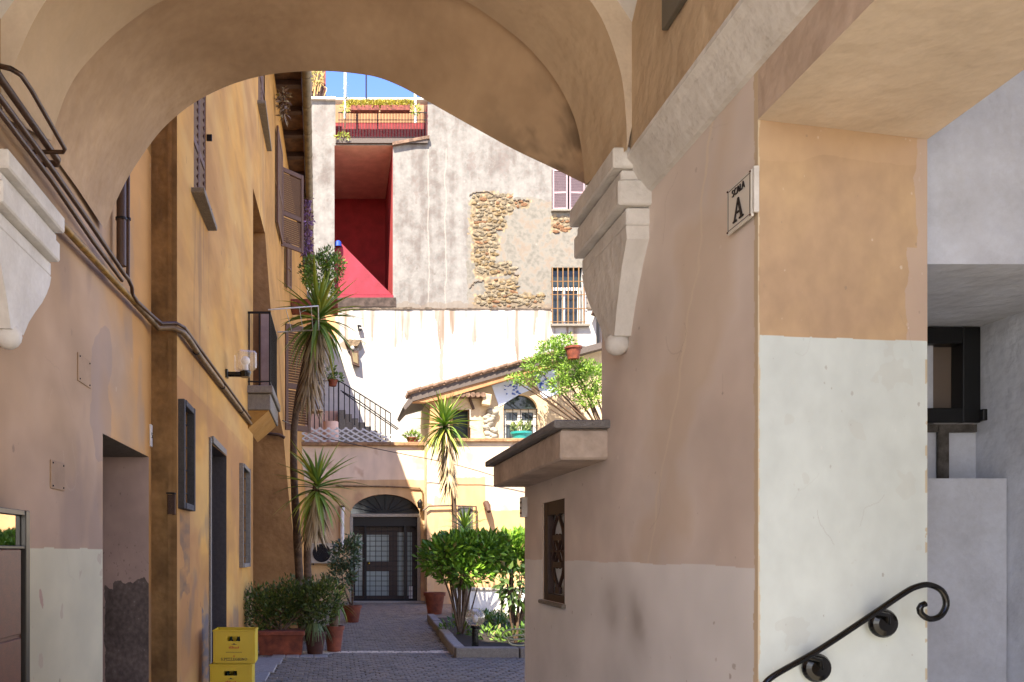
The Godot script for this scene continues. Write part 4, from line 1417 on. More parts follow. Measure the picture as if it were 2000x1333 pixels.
	part(m, "terrace_wall", mat(Color(0.56, 0.20, 0.22), 0.9, "stain", 0.9), b)
	m = MB.new()
	m.box(Vector3(hx(640, 33.8), hy(239.9, 33.8), -33.95), Vector3(hx(838, 33.8), hy(203, 33.8), -33.79))
	part(m, "terrace_wall", mat(Color(0.66, 0.50, 0.36), 0.9, "plaster", 0.4), b)
	m = MB.new()
	m.box(Vector3(hx(636, D), yt - 0.02, -D - 0.3), Vector3(hx(845, D), yt + 0.05, -D + 0.1), 0.01)
	m.box(Vector3(hx(600, D), yt + 0.001, -D - 0.35), Vector3(hx(655, D), yt + 0.09, -D + 0.12), 0.01)
	part(m, "parapet_cap", M.white_trim, b)
	m = MB.new()
	m.box(Vector3(hx(660, D), ty + 1.0, -D + 0.05), Vector3(hx(834, D), ty + 1.03, -D + 0.08))
	var rl = part(m, "railing", M.iron, b)
	for q in [0.05, 0.72]:
		m = MB.new()
		m.box(Vector3(hx(660, D), ty + q, -D + 0.052), Vector3(hx(834, D), ty + q + 0.02, -D + 0.078))
		part(m, "rail", M.iron, rl)
	for i in 30:
		m = MB.new()
		var xx = hx(662 + i * 5.85, D)
		m.box(Vector3(xx - 0.012, ty, -D + 0.055), Vector3(xx + 0.012, ty + 1.0, -D + 0.075))
		part(m, "baluster", M.iron, rl)
	for e in [[674, 60, 232, 0.05, M.white], [715, 60, 199, 0.03, M.iron], [811, 100, 240, 0.05, M.white]]:
		m = MB.new()
		m.tube([at(e[0], e[2], D - 0.12), at(e[0], e[1], D - 0.12)], e[3], 8)
		part(m, "pergola_post", e[4], b)
	m = MB.new()
	m.prism([at(766, 287, D), at(838, 274, D), at(838, 268, D), at(766, 281, D)], Vector3(0, 0, 0.16))
	part(m, "tile_course", M.tile, b)
	# windows on the right
	m = MB.new()
	m.box(Vector3(hx(1078, D), hy(411, D), -D - 0.3), Vector3(hx(1143, D), hy(332, D), -D - 0.25))
	var wn = part(m, "window", M.dark, b)
	var dn = Vector3(0, hy(331, D) - hy(411, D), 0)
	shutter(wn, "shutter", at(1079, 411, D) + Vector3(0, 0, 0.02), Vector3(hx(1108, D) - hx(1079, D), 0, 0.04), dn, M.shutter_pink, 22)
	shutter(wn, "shutter", at(1111, 411, D) + Vector3(0, 0, 0.06), Vector3(hx(1142, D) - hx(1111, D), 0, -0.04), dn, M.shutter_pink, 22)
	m = MB.new()
	m.box(Vector3(hx(1076, D), hy(415, D), -D - 0.1), Vector3(hx(1147, D), hy(411.5, D), -D + 0.15), 0.01)
	part(m, "sill", M.stone, wn)
	m = MB.new()
	m.box(Vector3(hx(1077, D), hy(636, D), -D - 0.25), Vector3(hx(1142, D), hy(523, D), -D - 0.2))
	wn = part(m, "window", M.pane, b)
	m = MB.new()
	for u in [1079, 1103, 1133]:
		m.box(Vector3(hx(u - 3, D), hy(634, D), -D - 0.2), Vector3(hx(u + 3, D), hy(565, D), -D - 0.13))
	m.box(Vector3(hx(1077, D), hy(566, D), -D - 0.2), Vector3(hx(1142, D), hy(560, D), -D - 0.125))
	m.box(Vector3(hx(1138, D), hy(636, D), -D - 0.2), Vector3(hx(1143, D), hy(523, D), -D + 0.125))
	part(m, "frame", M.white_paint, wn)
	for i in 7:
		m = MB.new()
		var uu = 1079.0 + i * 10.3
		m.tube([at(uu, 636, D - 0.2), at(uu, 522, D - 0.2)], 0.025, 6)
		part(m, "bar", M.rust_bar, wn)
	for v in [550, 576, 603, 629]:
		m = MB.new()
		m.tube([at(1075, v, D - 0.18), at(1146, v, D - 0.18)], 0.018, 6)
		part(m, "bar", M.rust_bar, wn)
	m = MB.new()
	m.box(Vector3(hx(1074, D), hy(641, D), -D), Vector3(hx(1148, D), hy(636.5, D), -D + 0.3), 0.01)
	part(m, "sill", M.stone, wn)
	# exposed rubble: single stones set proud of the broken plaster
	var sm = []
	for i in 6:
		var s = MB.new()
		var pts = []
		var n = 7
		for k in n:
			var a = TAU * k / n + rng.randf_range(-0.25, 0.25)
			pts.append(Vector3(cos(a) * 0.5 * rng.randf_range(0.8, 1.1), sin(a) * 0.5 * rng.randf_range(0.75, 1.05), 0))
		var mid = Vector3(rng.randf_range(-0.1, 0.1), rng.randf_range(-0.1, 0.1), 0.5)
		for k in n:
			var p = pts[k]
			var q = pts[(k + 1) % n]
			var pi = p * 0.72 + Vector3(0, 0, rng.randf_range(0.36, 0.5))
			var qi = q * 0.72 + Vector3(0, 0, 0.42)
			s.quad(p, q, qi, pi)
			s.tri(pi, qi, mid)
		sm.append(s.st.commit())
	var sc = [mat(Color(0.60, 0.51, 0.36), 0.95, "grime", 2.0, "fine", 0.6), mat(Color(0.56, 0.51, 0.42), 0.95, "grime", 2.0, "fine", 0.6), mat(Color(0.63, 0.58, 0.49), 0.95, "grime", 2.0, "fine", 0.6), mat(Color(0.60, 0.44, 0.31), 0.95, "grime", 2.0, "fine", 0.6)]
	for e in PATCHES:
		var v = e[2] + 4.0
		var row = 0
		while v < e[3]:
			var u = e[0] + (row % 2) * 5.0 + rng.randf_range(0, 3)
			var hh = rng.randf_range(4.8, 8.0)
			while u < e[1] - 4:
				var ww = 7.0 + 12.0 * pow(rng.randf(), 1.6)
				if rng.randf() < 0.97:
					var xf = Transform3D(Basis(Vector3(0, 0, 1), rng.randf_range(-0.3, 0.3)).scaled_local(Vector3(ww / F * D * 1.1 * rng.randf_range(0.75, 1.1), hh / F * D * rng.randf_range(0.8, 1.45), rng.randf_range(0.03, 0.08))), at(u + ww / 2, v, D) + Vector3(0, rng.randf_range(-0.06, 0.06), 0.005) - b.position)
					put("stone", sm[rng.randi() % 6], sc[3 if e[0] == 1003 or e[0] == 1078 and rng.randf() < 0.5 else rng.randi() % 3 if rng.randf() < 0.9 else 3], xf, b)
				u += ww * 0.97
			v += hh * 0.95
			row += 1
	# broken plaster lips above the bare patches
	for e in [[[916, 384], [925, 378], [940, 376], [958, 377], [968, 383], [985, 388]], [[1003, 392], [1018, 391], [1032, 393]], [[926, 495], [932, 484], [945, 482]], [[1030, 603], [1040, 588], [1048, 576]], [[985, 536], [1000, 533], [1012, 540]], [[918, 563], [928, 552], [945, 549]]]:
		m = MB.new()
		var pts = []
		for q in e: pts.append(at(q[0], q[1], D) + Vector3(0, 0, 0.03))
		var lip = smooth(pts, 22)
		for k in lip.size(): lip[k] += Vector3(rng.randf_range(-0.03, 0.03), rng.randf_range(-0.04, 0.04), -0.02)
		m.tube(lip, 0.022, 5)
		part(m, "plaster_lip", mat(Color(0.50, 0.44, 0.38), 0.95, "grime", 2.0), b)

# ---------------------------------------------------------------- small tiled house on the terrace
func build_garden_house():
	var D = 29.6
	var b = thing("garden_house", "small cream house on the terrace with sloping tiled roof and arched window", "house", Vector3(5, 4.9, -29.6))
	var V = Vector3.UP
	var base = 4.95
	# front wall with porch opening and arched window
	var O = Vector3(hx(838, D), base, -D)
	var w = hx(1230, D) - O.x
	var m = MB.new()
	var h1 = hy(770, D) - base
	var porch = Rect2(hx(878, D) - O.x, -0.1, hx(919, D) - hx(878, D), hy(797, D) - base + 0.1)
	var ax0 = hx(983, D)
	var ax1 = hx(1050, D)
	var ysp = hy(800, D)
	var arched = Rect2(ax0 - O.x, 0.0, ax1 - ax0, ysp - base)
	m.holed(O, Vector3.RIGHT, V, w, ysp - base, [Rect2(porch.position.x, -0.1, porch.size.x, 9.0), arched])
	var n = 14
	var arc = []
	for i in n + 1:
		var t = PI * (1.0 - float(i) / n)
		arc.append(Vector3((ax0 + ax1) / 2 + cos(t) * (ax1 - ax0) / 2, ysp + sin(t) * 0.52, -D))
	var yl = func(x): return hy(lerpf(790, 700, clampf((x / D * F + U0 - 800) / 290.0, 0, 1.4)), D)
	for i in n:
		m.quad(arc[i], arc[i + 1], Vector3(arc[i + 1].x, yl.call(arc[i + 1].x), -D), Vector3(arc[i].x, yl.call(arc[i].x), -D))
	for e in [[O.x, ax0], [ax1, O.x + w]]:
		m.quad(Vector3(e[0], ysp, -D), Vector3(e[1], ysp, -D), Vector3(e[1], yl.call(e[1]), -D), Vector3(e[0], yl.call(e[0]), -D))
	m.quad(Vector3(O.x, base, -D - 3), Vector3(O.x, base, -D), Vector3(O.x, yl.call(O.x), -D), Vector3(O.x, yl.call(O.x), -D - 3))
	part(m, "wall", M.cream, b)
	m = MB.new()
	m.reveal(O, Vector3.RIGHT, V, arched, Vector3(0, 0, -0.25))
	for i in n:
		m.quad(arc[i + 1], arc[i], arc[i] + Vector3(0, 0, -0.25), arc[i + 1] + Vector3(0, 0, -0.25))
	part(m, "window_reveal", M.cream, b)
	m = MB.new()
	m.box(Vector3(ax0, base, -D - 0.26), Vector3(ax1, ysp + 0.52, -D - 0.2))
	var wn = part(m, "window", M.pane, b)
	m = MB.new()
	m.box(Vector3(ax0, ysp - 0.08, -D - 0.2), Vector3(ax1, ysp + 0.02, -D - 0.12))
	for t in [0.04, 0.5, 0.96]:
		var xx = lerpf(ax0, ax1, t)
		m.box(Vector3(xx - 0.07, base, -D - 0.2), Vector3(xx + 0.07, ysp - 0.08, -D - 0.13))
	m.box(Vector3(ax0, ysp - 0.5, -D - 0.2), Vector3(ax1, ysp - 0.38, -D - 0.125))
	part(m, "frame", M.white_paint, wn)
	for i in 5:
		m = MB.new()
		var xx = lerpf(ax0 + 0.05, ax1 - 0.05, i / 4.0)
		m.tube([Vector3(xx, base, -D + 0.03), Vector3(xx, ysp + 0.02, -D + 0.03)], 0.016, 5)
		part(m, "bar", M.iron, wn)
	for i in 3:
		m = MB.new()
		var yy = lerpf(base + 0.4, ysp, i / 2.0)
		m.tube([Vector3(ax0, yy, -D + 0.04), Vector3(ax1, yy, -D + 0.04)], 0.016, 5)
		part(m, "bar", M.iron, wn)
	# porch
	m = MB.new()
	m.box(Vector3(hx(870, D), base, -D - 0.6), Vector3(hx(922, D), hy(795, D), -D - 0.55))
	part(m, "porch_wall", mat(Color(0.80, 0.64, 0.48), 0.9, "stain", 0.6), b)
	m = MB.new()
	m.box(Vector3(hx(889, D), base, -D - 0.55), Vector3(hx(918, D), hy(799, D), -D - 0.5), 0.01)
	part(m, "door", M.green_door, b)
	m = MB.new()
	m.box(Vector3(hx(858, D), hy(779, D), -D - 0.5), Vector3(hx(944, D), hy(774, D), -D + 0.35), 0.01)
	var pr = part(m, "porch_roof", M.wood_dark, b)
	for i in 9:
		m = MB.new()
		m.tube([Vector3(hx(860 + i * 10, D), hy(773, D), -D - 0.45), Vector3(hx(860 + i * 10, D), hy(775.5, D), -D + 0.42)], 0.09, 8)
		part(m, "tile", M.tile, pr)
	m = MB.new()
	m.bar(at(917, 778, D - 0.05), at(925, 800, D - 0.02), 0.08, 0.1)
	part(m, "bracket", M.wood_dark, pr)
	# roof with fascia and curved tiles
	m = MB.new()
	m.prism([at(806, 784, D - 0.5), at(803, 770, D - 0.5), at(1100, 689, D - 0.5), at(1200, 662, D - 0.5), at(1200, 674, D - 0.5), at(1100, 701, D - 0.5)], Vector3(0, 0, -3.0))
	var rf = part(m, "roof", M.fascia, b)
	m = MB.new()
	m.prism([at(806, 785, D - 0.48), at(803, 771, D - 0.48), at(787, 795, D - 0.48), at(791, 801, D - 0.48)], Vector3(0, 0, -2.8))
	part(m, "eave", M.fascia, rf)
	m = MB.new()
	m.prism([at(830, 786, D - 0.45), at(868, 779, D - 0.45), at(1090, 712, D - 0.45), at(1090, 703, D - 0.45), at(806, 785.5, D - 0.45)], Vector3(0, 0, -0.3))
	part(m, "beam", mat(Color(0.74, 0.55, 0.38), 0.9, "stain", 0.8), rf)
	for i in 26:
		var t = i / 25.0
		var p = at(lerpf(803, 1105, t), lerpf(768, 686, t), D - 0.5)
		for k in 3:
			m = MB.new()
			var q = p + Vector3(0, 0.015 * (i % 2), -k * 0.42 + 0.04)
			m.tube([q + Vector3(-0.12, -0.01, 0), q + Vector3(0.13, 0.09, 0)], [0.075, 0.06], 8)
			part(m, "tile", M.tile, rf)
	# blue and white majolica panel over the window
	for e in [[[960, 752], [1010, 733], [1038, 762], [1016, 770], [975, 795]], [[1040, 728], [1085, 722], [1090, 770], [1060, 780], [1052, 760]]]:
		m = MB.new()
		var poly = []
		for p in e: poly.append(at(p[0], p[1], D - 0.02))
		m.prism(poly, Vector3(0, 0, -0.03))
		var mj = part(m, "majolica_panel", M.majolica, b)
		for i in 24:
			m = MB.new()
			var c = Vector3.ZERO
			for p in poly: c += p * rng.randf_range(0.4, 1.6)
			c = c / poly.size()
			var ctr = (poly[0] + poly[1] + poly[2] + poly[3] + poly[4]) / 5.0
			c = ctr + Vector3(rng.randf_range(-0.28, 0.28), rng.randf_range(-0.2, 0.2), 0)
			c.z = -D + 0.03
			m.ball(c, rng.randf_range(0.02, 0.05), 8, Vector3(1.2, 0.7, 0.15))
			part(m, "flower_motif", M.majolica_blue, mj)
	# rough stone pier between porch and window
	for i in 22:
		m = MB.new()
		var p = at(rng.randf_range(946, 966), 858 - i * 2.6, D - 0.1)
		m.ball(p, rng.randf_range(0.10, 0.15), 7, Vector3(1.2, 0.75, 0.6))
		part(m, "stone", M.stone_light, b)
	m = MB.new()
	m.obox(at(950, 782, D - 0.2), Vector3(0.3, 0.4, 0.3), Basis(Vector3(0, 0, 1), -0.15), 0.03)
	part(m, "capital", M.cream, b)
	m = MB.new()
	m.box(Vector3(hx(838, D), base, -D + 0.02), Vector3(hx(856, D), hy(788, D), -D + 0.3), 0.01)
	part(m, "porch_pier", mat(Color(0.78, 0.60, 0.42), 0.9, "stain", 0.6), b)

# ---------------------------------------------------------------- plants
func green(lo, hi):
	var t = rng.randf()
	var c = lo.lerp(hi, t) * rng.randf_range(0.75, 1.2)
	c.a = 1
	return c
func foliage(blobs, count, size, lo, hi, up = 0.4, shell = 0.55):
	# many small folded leaves through the volume of a few overlapping lumps
	var m = MB.new()
	var tot = 0.0
	for e in blobs: tot += e[1].x * e[1].y * e[1].z
	for e in blobs:
		var n = int(count * e[1].x * e[1].y * e[1].z / tot)
		for i in n:
			var d = Vector3(rng.randfn(), rng.randfn(), rng.randfn()).normalized()
			var lump = 1.0 + 0.5 * nz.get_noise_3d(d.x * 90 + e[0].x * 30, d.y * 90, d.z * 90 + e[0].z * 30)
			var r = lerpf(shell, 1.0, sqrt(rng.randf())) * lump
			var p = e[0] + d * r * e[1]
			var dir = (d + Vector3(rng.randfn() * 0.5, rng.randfn() * 0.4 + up, rng.randfn() * 0.5)).normalized()
			var side = dir.cross(Vector3(rng.randfn(), rng.randfn(), rng.randfn())).normalized()
			var l = size * rng.randf_range(0.45, 1.4)
			var cc = green(lo, hi)
			if rng.randf() < 0.05: cc = Color(0.24, 0.19, 0.06) * rng.randf_range(0.5, 1.2)
			m.leaf(p, dir, side, l, l * rng.randf_range(0.32, 0.5), cc)
	return m
func branches(root, tips, r):
	var m = MB.new()
	for t in tips:
		var mid = root.lerp(t, 0.5) + Vector3(rng.randf_range(-0.08, 0.08), 0.05, rng.randf_range(-0.08, 0.08))
		m.tube(smooth([root, mid, t], 8), [r, r * 0.95, r * 0.9, r * 0.8, r * 0.7, r * 0.6, r * 0.5, r * 0.4], 6)
	return m
func blade(curl, tint = Color(1, 1, 1), side = 0.0):
	var m = MB.new()
	var n = 6
	var prev = []
	for i in n + 1:
		var t = float(i) / n
		var wd = 0.052 * (1.0 - pow(t, 2.2)) * (0.55 + 0.45 * min(t * 4.0, 1.0)) + 0.001
		var p = Vector3(side * t * t, -curl * t * t - (0.25 * max(t - 0.6, 0.0) if side > 0.03 else 0.0), -t * (1.0 - 0.12 * curl * t))
		var row = [p + Vector3(-wd, wd * 0.35, 0), p, p + Vector3(wd, wd * 0.35, 0)]
		if i > 0:
			var g = Color(0.10, 0.19, 0.03).lerp(Color(0.24, 0.30, 0.05), t) * tint
			for k in 2:
				m.quad(prev[k], prev[k + 1], row[k + 1], row[k], null, g)
		prev = row
	return m.st.commit()
var blades := []
const PATCHES = [[920, 1000, 380, 418], [920, 985, 418, 452], [922, 972, 452, 484], [924, 966, 484, 512], [1003, 1032, 392, 406], [1078, 1112, 424, 452], [926, 1000, 512, 540], [930, 1060, 576, 602], [945, 1010, 545, 576]]
func yucca(called, label, trunk, crown, L, count, skirt, pot = null):
	var o = thing(called, label, "yucca", trunk[0], "spiky yuccas of the courtyard")
	if blades.is_empty():
		for c in [0.05, 0.18, 0.38]:
			for q in [[Color(1, 1, 1), 0.0], [Color(0.7, 0.8, 0.8), 0.06], [Color(1.35, 1.2, 0.9), -0.08], [Color(1.6, 1.15, 0.8), 0.12]]: blades.append(blade(c, q[0], q[1]))
	var m = MB.new()
	var tr = smooth(trunk, 18)
	var rad = []
	for i in 18: rad.append(lerpf(0.075, 0.05, i / 17.0) + 0.006 * (i % 2))
	m.tube(tr, rad, 8)
	part(m, "trunk", M.bark, o)
	for i in count:
		var f = float(i) / count
		var az = i * 2.39996 + rng.randf_range(-0.2, 0.2)
		var el = lerpf(1.35, -0.75, pow(f, 0.85)) + rng.randf_range(-0.12, 0.12)
		var dir = Vector3(cos(az) * cos(el), sin(el), sin(az) * cos(el))
		var z = -dir
		var x = Vector3.UP.cross(z).normalized()
		var bs = Basis(x, z.cross(x), z)
		var l = L * rng.randf_range(0.75, 1.1) * (0.8 if el > 1.1 else 1.0)
		put("leaf", blades[(0 if el > 0.7 else (1 if el > 0.0 else 2)) * 4 + [0, 1, 2, 0, 1, 2, 0, 3][rng.randi() % 8]], M.leaf, Transform3D(bs.scaled_local(Vector3(l * 0.9, l, l)), crown - Vector3(0, f * L * 0.28, 0) - o.position), o)
	if skirt > 0.0:
		m = MB.new()
		var down = (trunk[trunk.size() - 2] - crown).normalized().lerp(Vector3.DOWN, 0.5).normalized()
		for i in 260:
			var az = rng.randf() * TAU
			var t = rng.randf()
			var p = crown + down * (L * 0.2 + t * skirt * 0.75) + Vector3(cos(az), 0, sin(az)) * 0.08
			var dir = (Vector3(cos(az) * 0.3, -1, sin(az) * 0.3)).normalized()
			var side = dir.cross(Vector3(cos(az), 0, sin(az))).normalized()
			var k = rng.randf_range(0.6, 1.2)
			m.leaf(p, dir, side, L * rng.randf_range(0.35, 0.7), 0.05, Color(0.40 * k, 0.29 * k, 0.15 * k))
		part(m, "dead_leaves", M.dead, o)
	return o
func pot(called, label, c, r, h, material = null, group = "terracotta pots"):
	var o = thing(called, label, "pot", c, group)
	var m = MB.new()
	m.lathe([Vector2(0.001, 0), Vector2(r * 0.68, 0), Vector2(r * 0.95, h * 0.84), Vector2(r * 1.06, h * 0.84), Vector2(r * 1.08, h), Vector2(r * 0.92, h), Vector2(r * 0.9, h * 0.9)], c, 20)
	part(m, "body", M.terracotta if material == null else material, o)
	m = MB.new()
	m.lathe([Vector2(r * 0.9, h * 0.9), Vector2(0.001, h * 0.92)], c, 14)
	part(m, "soil", M.soil, o)
	return o

func build_courtyard():
	# planting bed with stone kerb
	var g0 = Vector3(1.78, 0, -12.6)
	var m = MB.new()
	m.quad(Vector3(1.85, 0.08, -12.7), Vector3(8.5, 0.08, -12.7), Vector3(8.5, 0.08, -19.3), Vector3(2.2, 0.08, -19.3))
	struct(m, "bed_soil", M.soil)
	var kb = thing("bed_kerb", "low stone kerb edging the courtyard planting bed", "kerb", Vector3(2, 0, -13))
	for i in 5:
		m = MB.new()
		m.box(Vector3(1.78 + i * 0.95, -0.03, -12.78), Vector3(1.78 + i * 0.95 + 0.93, 0.15 + rng.randf_range(-0.008, 0.008), -12.6), 0.012)
		part(m, "kerb_stone", M.stone, kb)
	for i in 7:
		m = MB.new()
		var z0 = 12.86 + i * 0.95
		var p = Vector3(1.86 + (z0 - 12.6) * 0.05, 0.05, -z0 - 0.44)
		m.obox(p, Vector3(0.17, 0.2 + rng.randf_range(-0.02, 0.02), 0.9), Basis(Vector3.UP, -0.05 + rng.randf_range(-0.03, 0.03)), 0.015)
		part(m, "kerb_stone", M.stone_light if i < 3 else M.stone, kb)
	# ground cover in the bed
	var blobs = []
	for i in 26:
		blobs.append([Vector3(rng.randf_range(2.2, 4.6), 0.12, -rng.randf_range(13.1, 18.6)), Vector3(0.35, 0.16, 0.35)])
	m = foliage(blobs, 3600, 0.09, Color(0.05, 0.12, 0.015), Color(0.16, 0.26, 0.03), 0.6)
	var gc = part(m, "ground_cover", M.leaf, self)
	tag(gc, "low bright green ground cover growing in the bed", "ground cover", "", "stuff")
	# big clipped shrubs over bare trunks
	for e in [[Vector3(2.25, 0.08, -15.4), [[Vector3(2.0, 1.5, -15.4), Vector3(0.5, 0.34, 0.5)], [Vector3(2.6, 1.58, -15.6), Vector3(0.55, 0.36, 0.55)], [Vector3(2.25, 1.66, -15.5), Vector3(0.45, 0.28, 0.5)], [Vector3(2.3, 1.22, -15.3), Vector3(0.5, 0.26, 0.4)]], "broad glossy green shrub on bare stems, left in the planting bed", 2300], [Vector3(3.35, 0.08, -15.9), [[Vector3(3.2, 1.54, -15.8), Vector3(0.65, 0.34, 0.55)], [Vector3(3.75, 1.56, -16.0), Vector3(0.6, 0.34, 0.6)], [Vector3(3.3, 1.72, -15.8), Vector3(0.4, 0.24, 0.4)]], "glossy green shrub beside the pinkish gatehouse wall", 2000]]:
		var s = thing("leafy_shrub", e[2], "shrub", e[0], "shrubs in the planting bed")
		m = foliage(e[1], int(e[3] * 2.2), 0.125, Color(0.06, 0.15, 0.012), Color(0.22, 0.38, 0.03), 0.35, 0.35)
		part(m, "crown", M.leaf, s)
		var tips = []
		for q in e[1]:
			for k in 3: tips.append(q[0] + Vector3(rng.randf_range(-0.3, 0.3), rng.randf_range(-0.3, 0.1), rng.randf_range(-0.3, 0.3)))
		part(branches(e[0] + Vector3(0, -0.1, 0), tips, 0.024), "stems", M.bark, s)
	# young dark-leaved sapling
	var sp = thing("sapling", "thin sapling with dark leaves near the gatehouse wall", "sapling", Vector3(2.95, 0.08, -13.9))
	part(branches(Vector3(2.95, 0.0, -13.9), [Vector3(2.8, 1.05, -13.9), Vector3(3.1, 1.1, -14.0), Vector3(2.98, 1.25, -13.8)], 0.022), "stems", M.bark, sp)
	part(foliage([[Vector3(2.9, 1.0, -13.9), Vector3(0.28, 0.35, 0.25)]], 160, 0.15, Color(0.04, 0.08, 0.015), Color(0.09, 0.14, 0.03), -0.5, 0.2), "crown", M.leaf, sp)
	# globe lamp in the bed
	var lc = at(928, 1207, 13.3)
	var lp = thing("globe_lamp", "smoky glass globe lamp on short black post in the bed", "lamp", Vector3(lc.x, 0.06, lc.z))
	m = MB.new()
	m.lathe([Vector2(0.001, 0), Vector2(0.09, 0), Vector2(0.09, 0.03), Vector2(0.055, 0.05), Vector2(0.05, lc.y - 0.2), Vector2(0.075, lc.y - 0.18), Vector2(0.075, lc.y - 0.15), Vector2(0.001, lc.y - 0.15)], Vector3(lc.x, 0.03, lc.z), 14)
	part(m, "post", M.gloss_black, lp)
	m = MB.new()
	m.ball(lc, 0.15, 24)
	part(m, "globe", glass(Color(0.75, 0.68, 0.58), 0.35), lp)
	m = MB.new()
	m.ball(lc + Vector3(0, -0.02, 0), 0.045, 12, Vector3(1, 1.5, 1))
	part(m, "bulb", M.bulb, lp)
	# garden hose
	var ho = thing("garden_hose", "pale coiled garden hose lying over the bed kerb", "hose", Vector3(2.75, 0.16, -12.75))
	m = MB.new()
	var pts = []
	for i in 40:
		var t = i / 39.0 * TAU * 1.9
		pts.append(Vector3(2.78 + cos(t) * (0.17 + 0.01 * t), 0.20 + 0.10 * sin(t) + 0.012 * t, -12.7 - 0.02 * t))
	m.tube(pts, 0.013, 6)
	part(m, "coil", M.hose, ho)
	# white plastic chairs' worth of clutter beyond the bed: pale low wall and red flowers
	m = MB.new()
	var lw = thing("garden_parapet", "pale low wall seen between the shrub stems", "wall", Vector3(4.5, 0, -21))
	m.box(Vector3(2.9, -0.03, -21.2), Vector3(8.0, 0.62, -21.0), 0.02)
	part(m, "wall", M.white_trim, lw)
	m = MB.new()
	m.box(Vector3(2.85, 0.62, -21.24), Vector3(8.0, 0.68, -20.96), 0.01)
	part(m, "coping", M.stone_light, lw)
	for i in 5:
		m = MB.new()
		m.box(Vector3(3.2 + i * 0.85, 0.05, -20.99), Vector3(3.3 + i * 0.85, 0.6, -20.95), 0.01)
		part(m, "pilaster", M.stone_light, lw)
	var pr = pot("flower_pot", "big terracotta pot behind the shrub stems by the door", Vector3(2.5, 0, -21.5), 0.26, 0.55)

	# left side: long box with shrub, pots
	var px0 = hx(502, 12.8)
	var px1 = hx(592, 12.8)
	var tb = thing("planter_box", "long terracotta planter box against the yellow wall", "planter", Vector3((px0 + px1) / 2, 0, -13))
	m = MB.new()
	m.prism([Vector3(px0 + 0.03, 0.0, -12.85), Vector3(px1 - 0.03, 0.0, -12.85), Vector3(px1, 0.36, -12.8), Vector3(px0, 0.36, -12.8)], Vector3(0, 0, -0.42))
	part(m, "body", M.terracotta, tb)
	m = MB.new()
	m.box(Vector3(px0 - 0.02, 0.3, -13.28), Vector3(px1 + 0.02, 0.372, -12.775), 0.012)
	part(m, "rim", M.terracotta, tb)
	var bs = thing("box_shrub", "dark feathery evergreen shrub spilling from the long planter box", "shrub", Vector3((px0 + px1) / 2, 0.37, -13))
	blobs = []
	for i in 9:
		blobs.append([Vector3(lerpf(px0 - 0.05, px1 + 0.35, i / 8.0), 0.72 + rng.randf_range(-0.05, 0.12), -13.0 - rng.randf_range(0, 0.3)), Vector3(0.24, 0.36, 0.25)])
	m = foliage(blobs, 8000, 0.06, Color(0.03, 0.055, 0.008), Color(0.10, 0.13, 0.015), 0.7, 0.3)
	part(m, "crown", M.leaf, bs)
	var tips = []
	for q in blobs: tips.append(q[0])
	part(branches(Vector3((px0 + px1) / 2, 0.33, -13.0), tips, 0.016), "stems", M.bark, bs)
	var c1 = Vector3(hx(652, 13.4), 0, -13.4)
	pot("flower_pot", "terracotta pot at the path edge holding a small yucca", c1, 0.155, 0.40)
	yucca("yucca", "small young yucca in terracotta pot at the path edge", [c1 + Vector3(0, 0.3, 0), c1 + Vector3(0.0, 0.5, 0), at(658, 1178, 13.4)], at(659, 1172, 13.4), 0.36, 34, 0.0)
	var c2 = Vector3(hx(615, 13.1), 0, -13.1)
	pot("flower_pot", "dark terracotta pot between planter box and yucca pot", c2, 0.17, 0.34, mat(Color(0.36, 0.19, 0.13), 0.85, "grime", 1.3))
	var sg = thing("spider_plant", "arching grassy plant hanging over a dark terracotta pot", "plant", c2 + Vector3(0, 0.33, 0), "")
	m = MB.new()
	for i in 90:
		var az = rng.randf() * TAU
		var p = c2 + Vector3(0, 0.34, 0)
		var d0 = Vector3(cos(az), 0, sin(az))
		var l = rng.randf_range(0.2, 0.34)
		var pa = p + d0 * l * 0.5 + Vector3(0, l * 0.45, 0)
		var pb = p + d0 * l * 0.95 - Vector3(0, l * rng.randf_range(0.1, 0.7), 0)
		var sd = d0.cross(Vector3.UP) * 0.009
		var cc = green(Color(0.06, 0.10, 0.03), Color(0.14, 0.18, 0.06))
		m.quad(p - sd, p + sd, pa + sd, pa - sd, null, cc)
		m.quad(pa - sd, pa + sd, pb + sd * 0.3, pb - sd * 0.3, null, cc)
	part(m, "leaves", M.leaf, sg)
	# grey-green shrub in pot by the door
	var c3 = Vector3(hx(688, 19.0), 0, -19.0)
	pot("flower_pot", "terracotta pot of the grey green shrub near the arched door", c3, 0.2, 0.38)
	var gs = thing("potted_shrub", "grey green rounded shrub in pot left of the arched door", "shrub", c3 + Vector3(0, 0.36, 0))
	part(foliage([[at(676, 1085, 19.0), Vector3(0.34, 0.36, 0.3)], [at(668, 1125, 19.0), Vector3(0.34, 0.3, 0.3)], [at(690, 1065, 19.0), Vector3(0.18, 0.25, 0.2)]], 1500, 0.1, Color(0.04, 0.07, 0.03), Color(0.10, 0.15, 0.07), 0.3, 0.2), "crown", M.leaf, gs)
	part(branches(c3 + Vector3(0, 0.3, 0), [at(676, 1085, 19.0), at(668, 1125, 19.0), at(690, 1070, 19.0)], 0.025), "stems", M.bark, gs)
	# yuccas
	yucca("yucca", "tall yucca with long dry leaf skirt leaning over the balcony", [Vector3(hx(592, 15), 0, -15), at(580, 1050, 15), at(573, 900, 15), at(577, 810, 15), at(598, 700, 15), at(617, 625, 15)], at(622, 610, 15), 0.95, 84, 1.7)
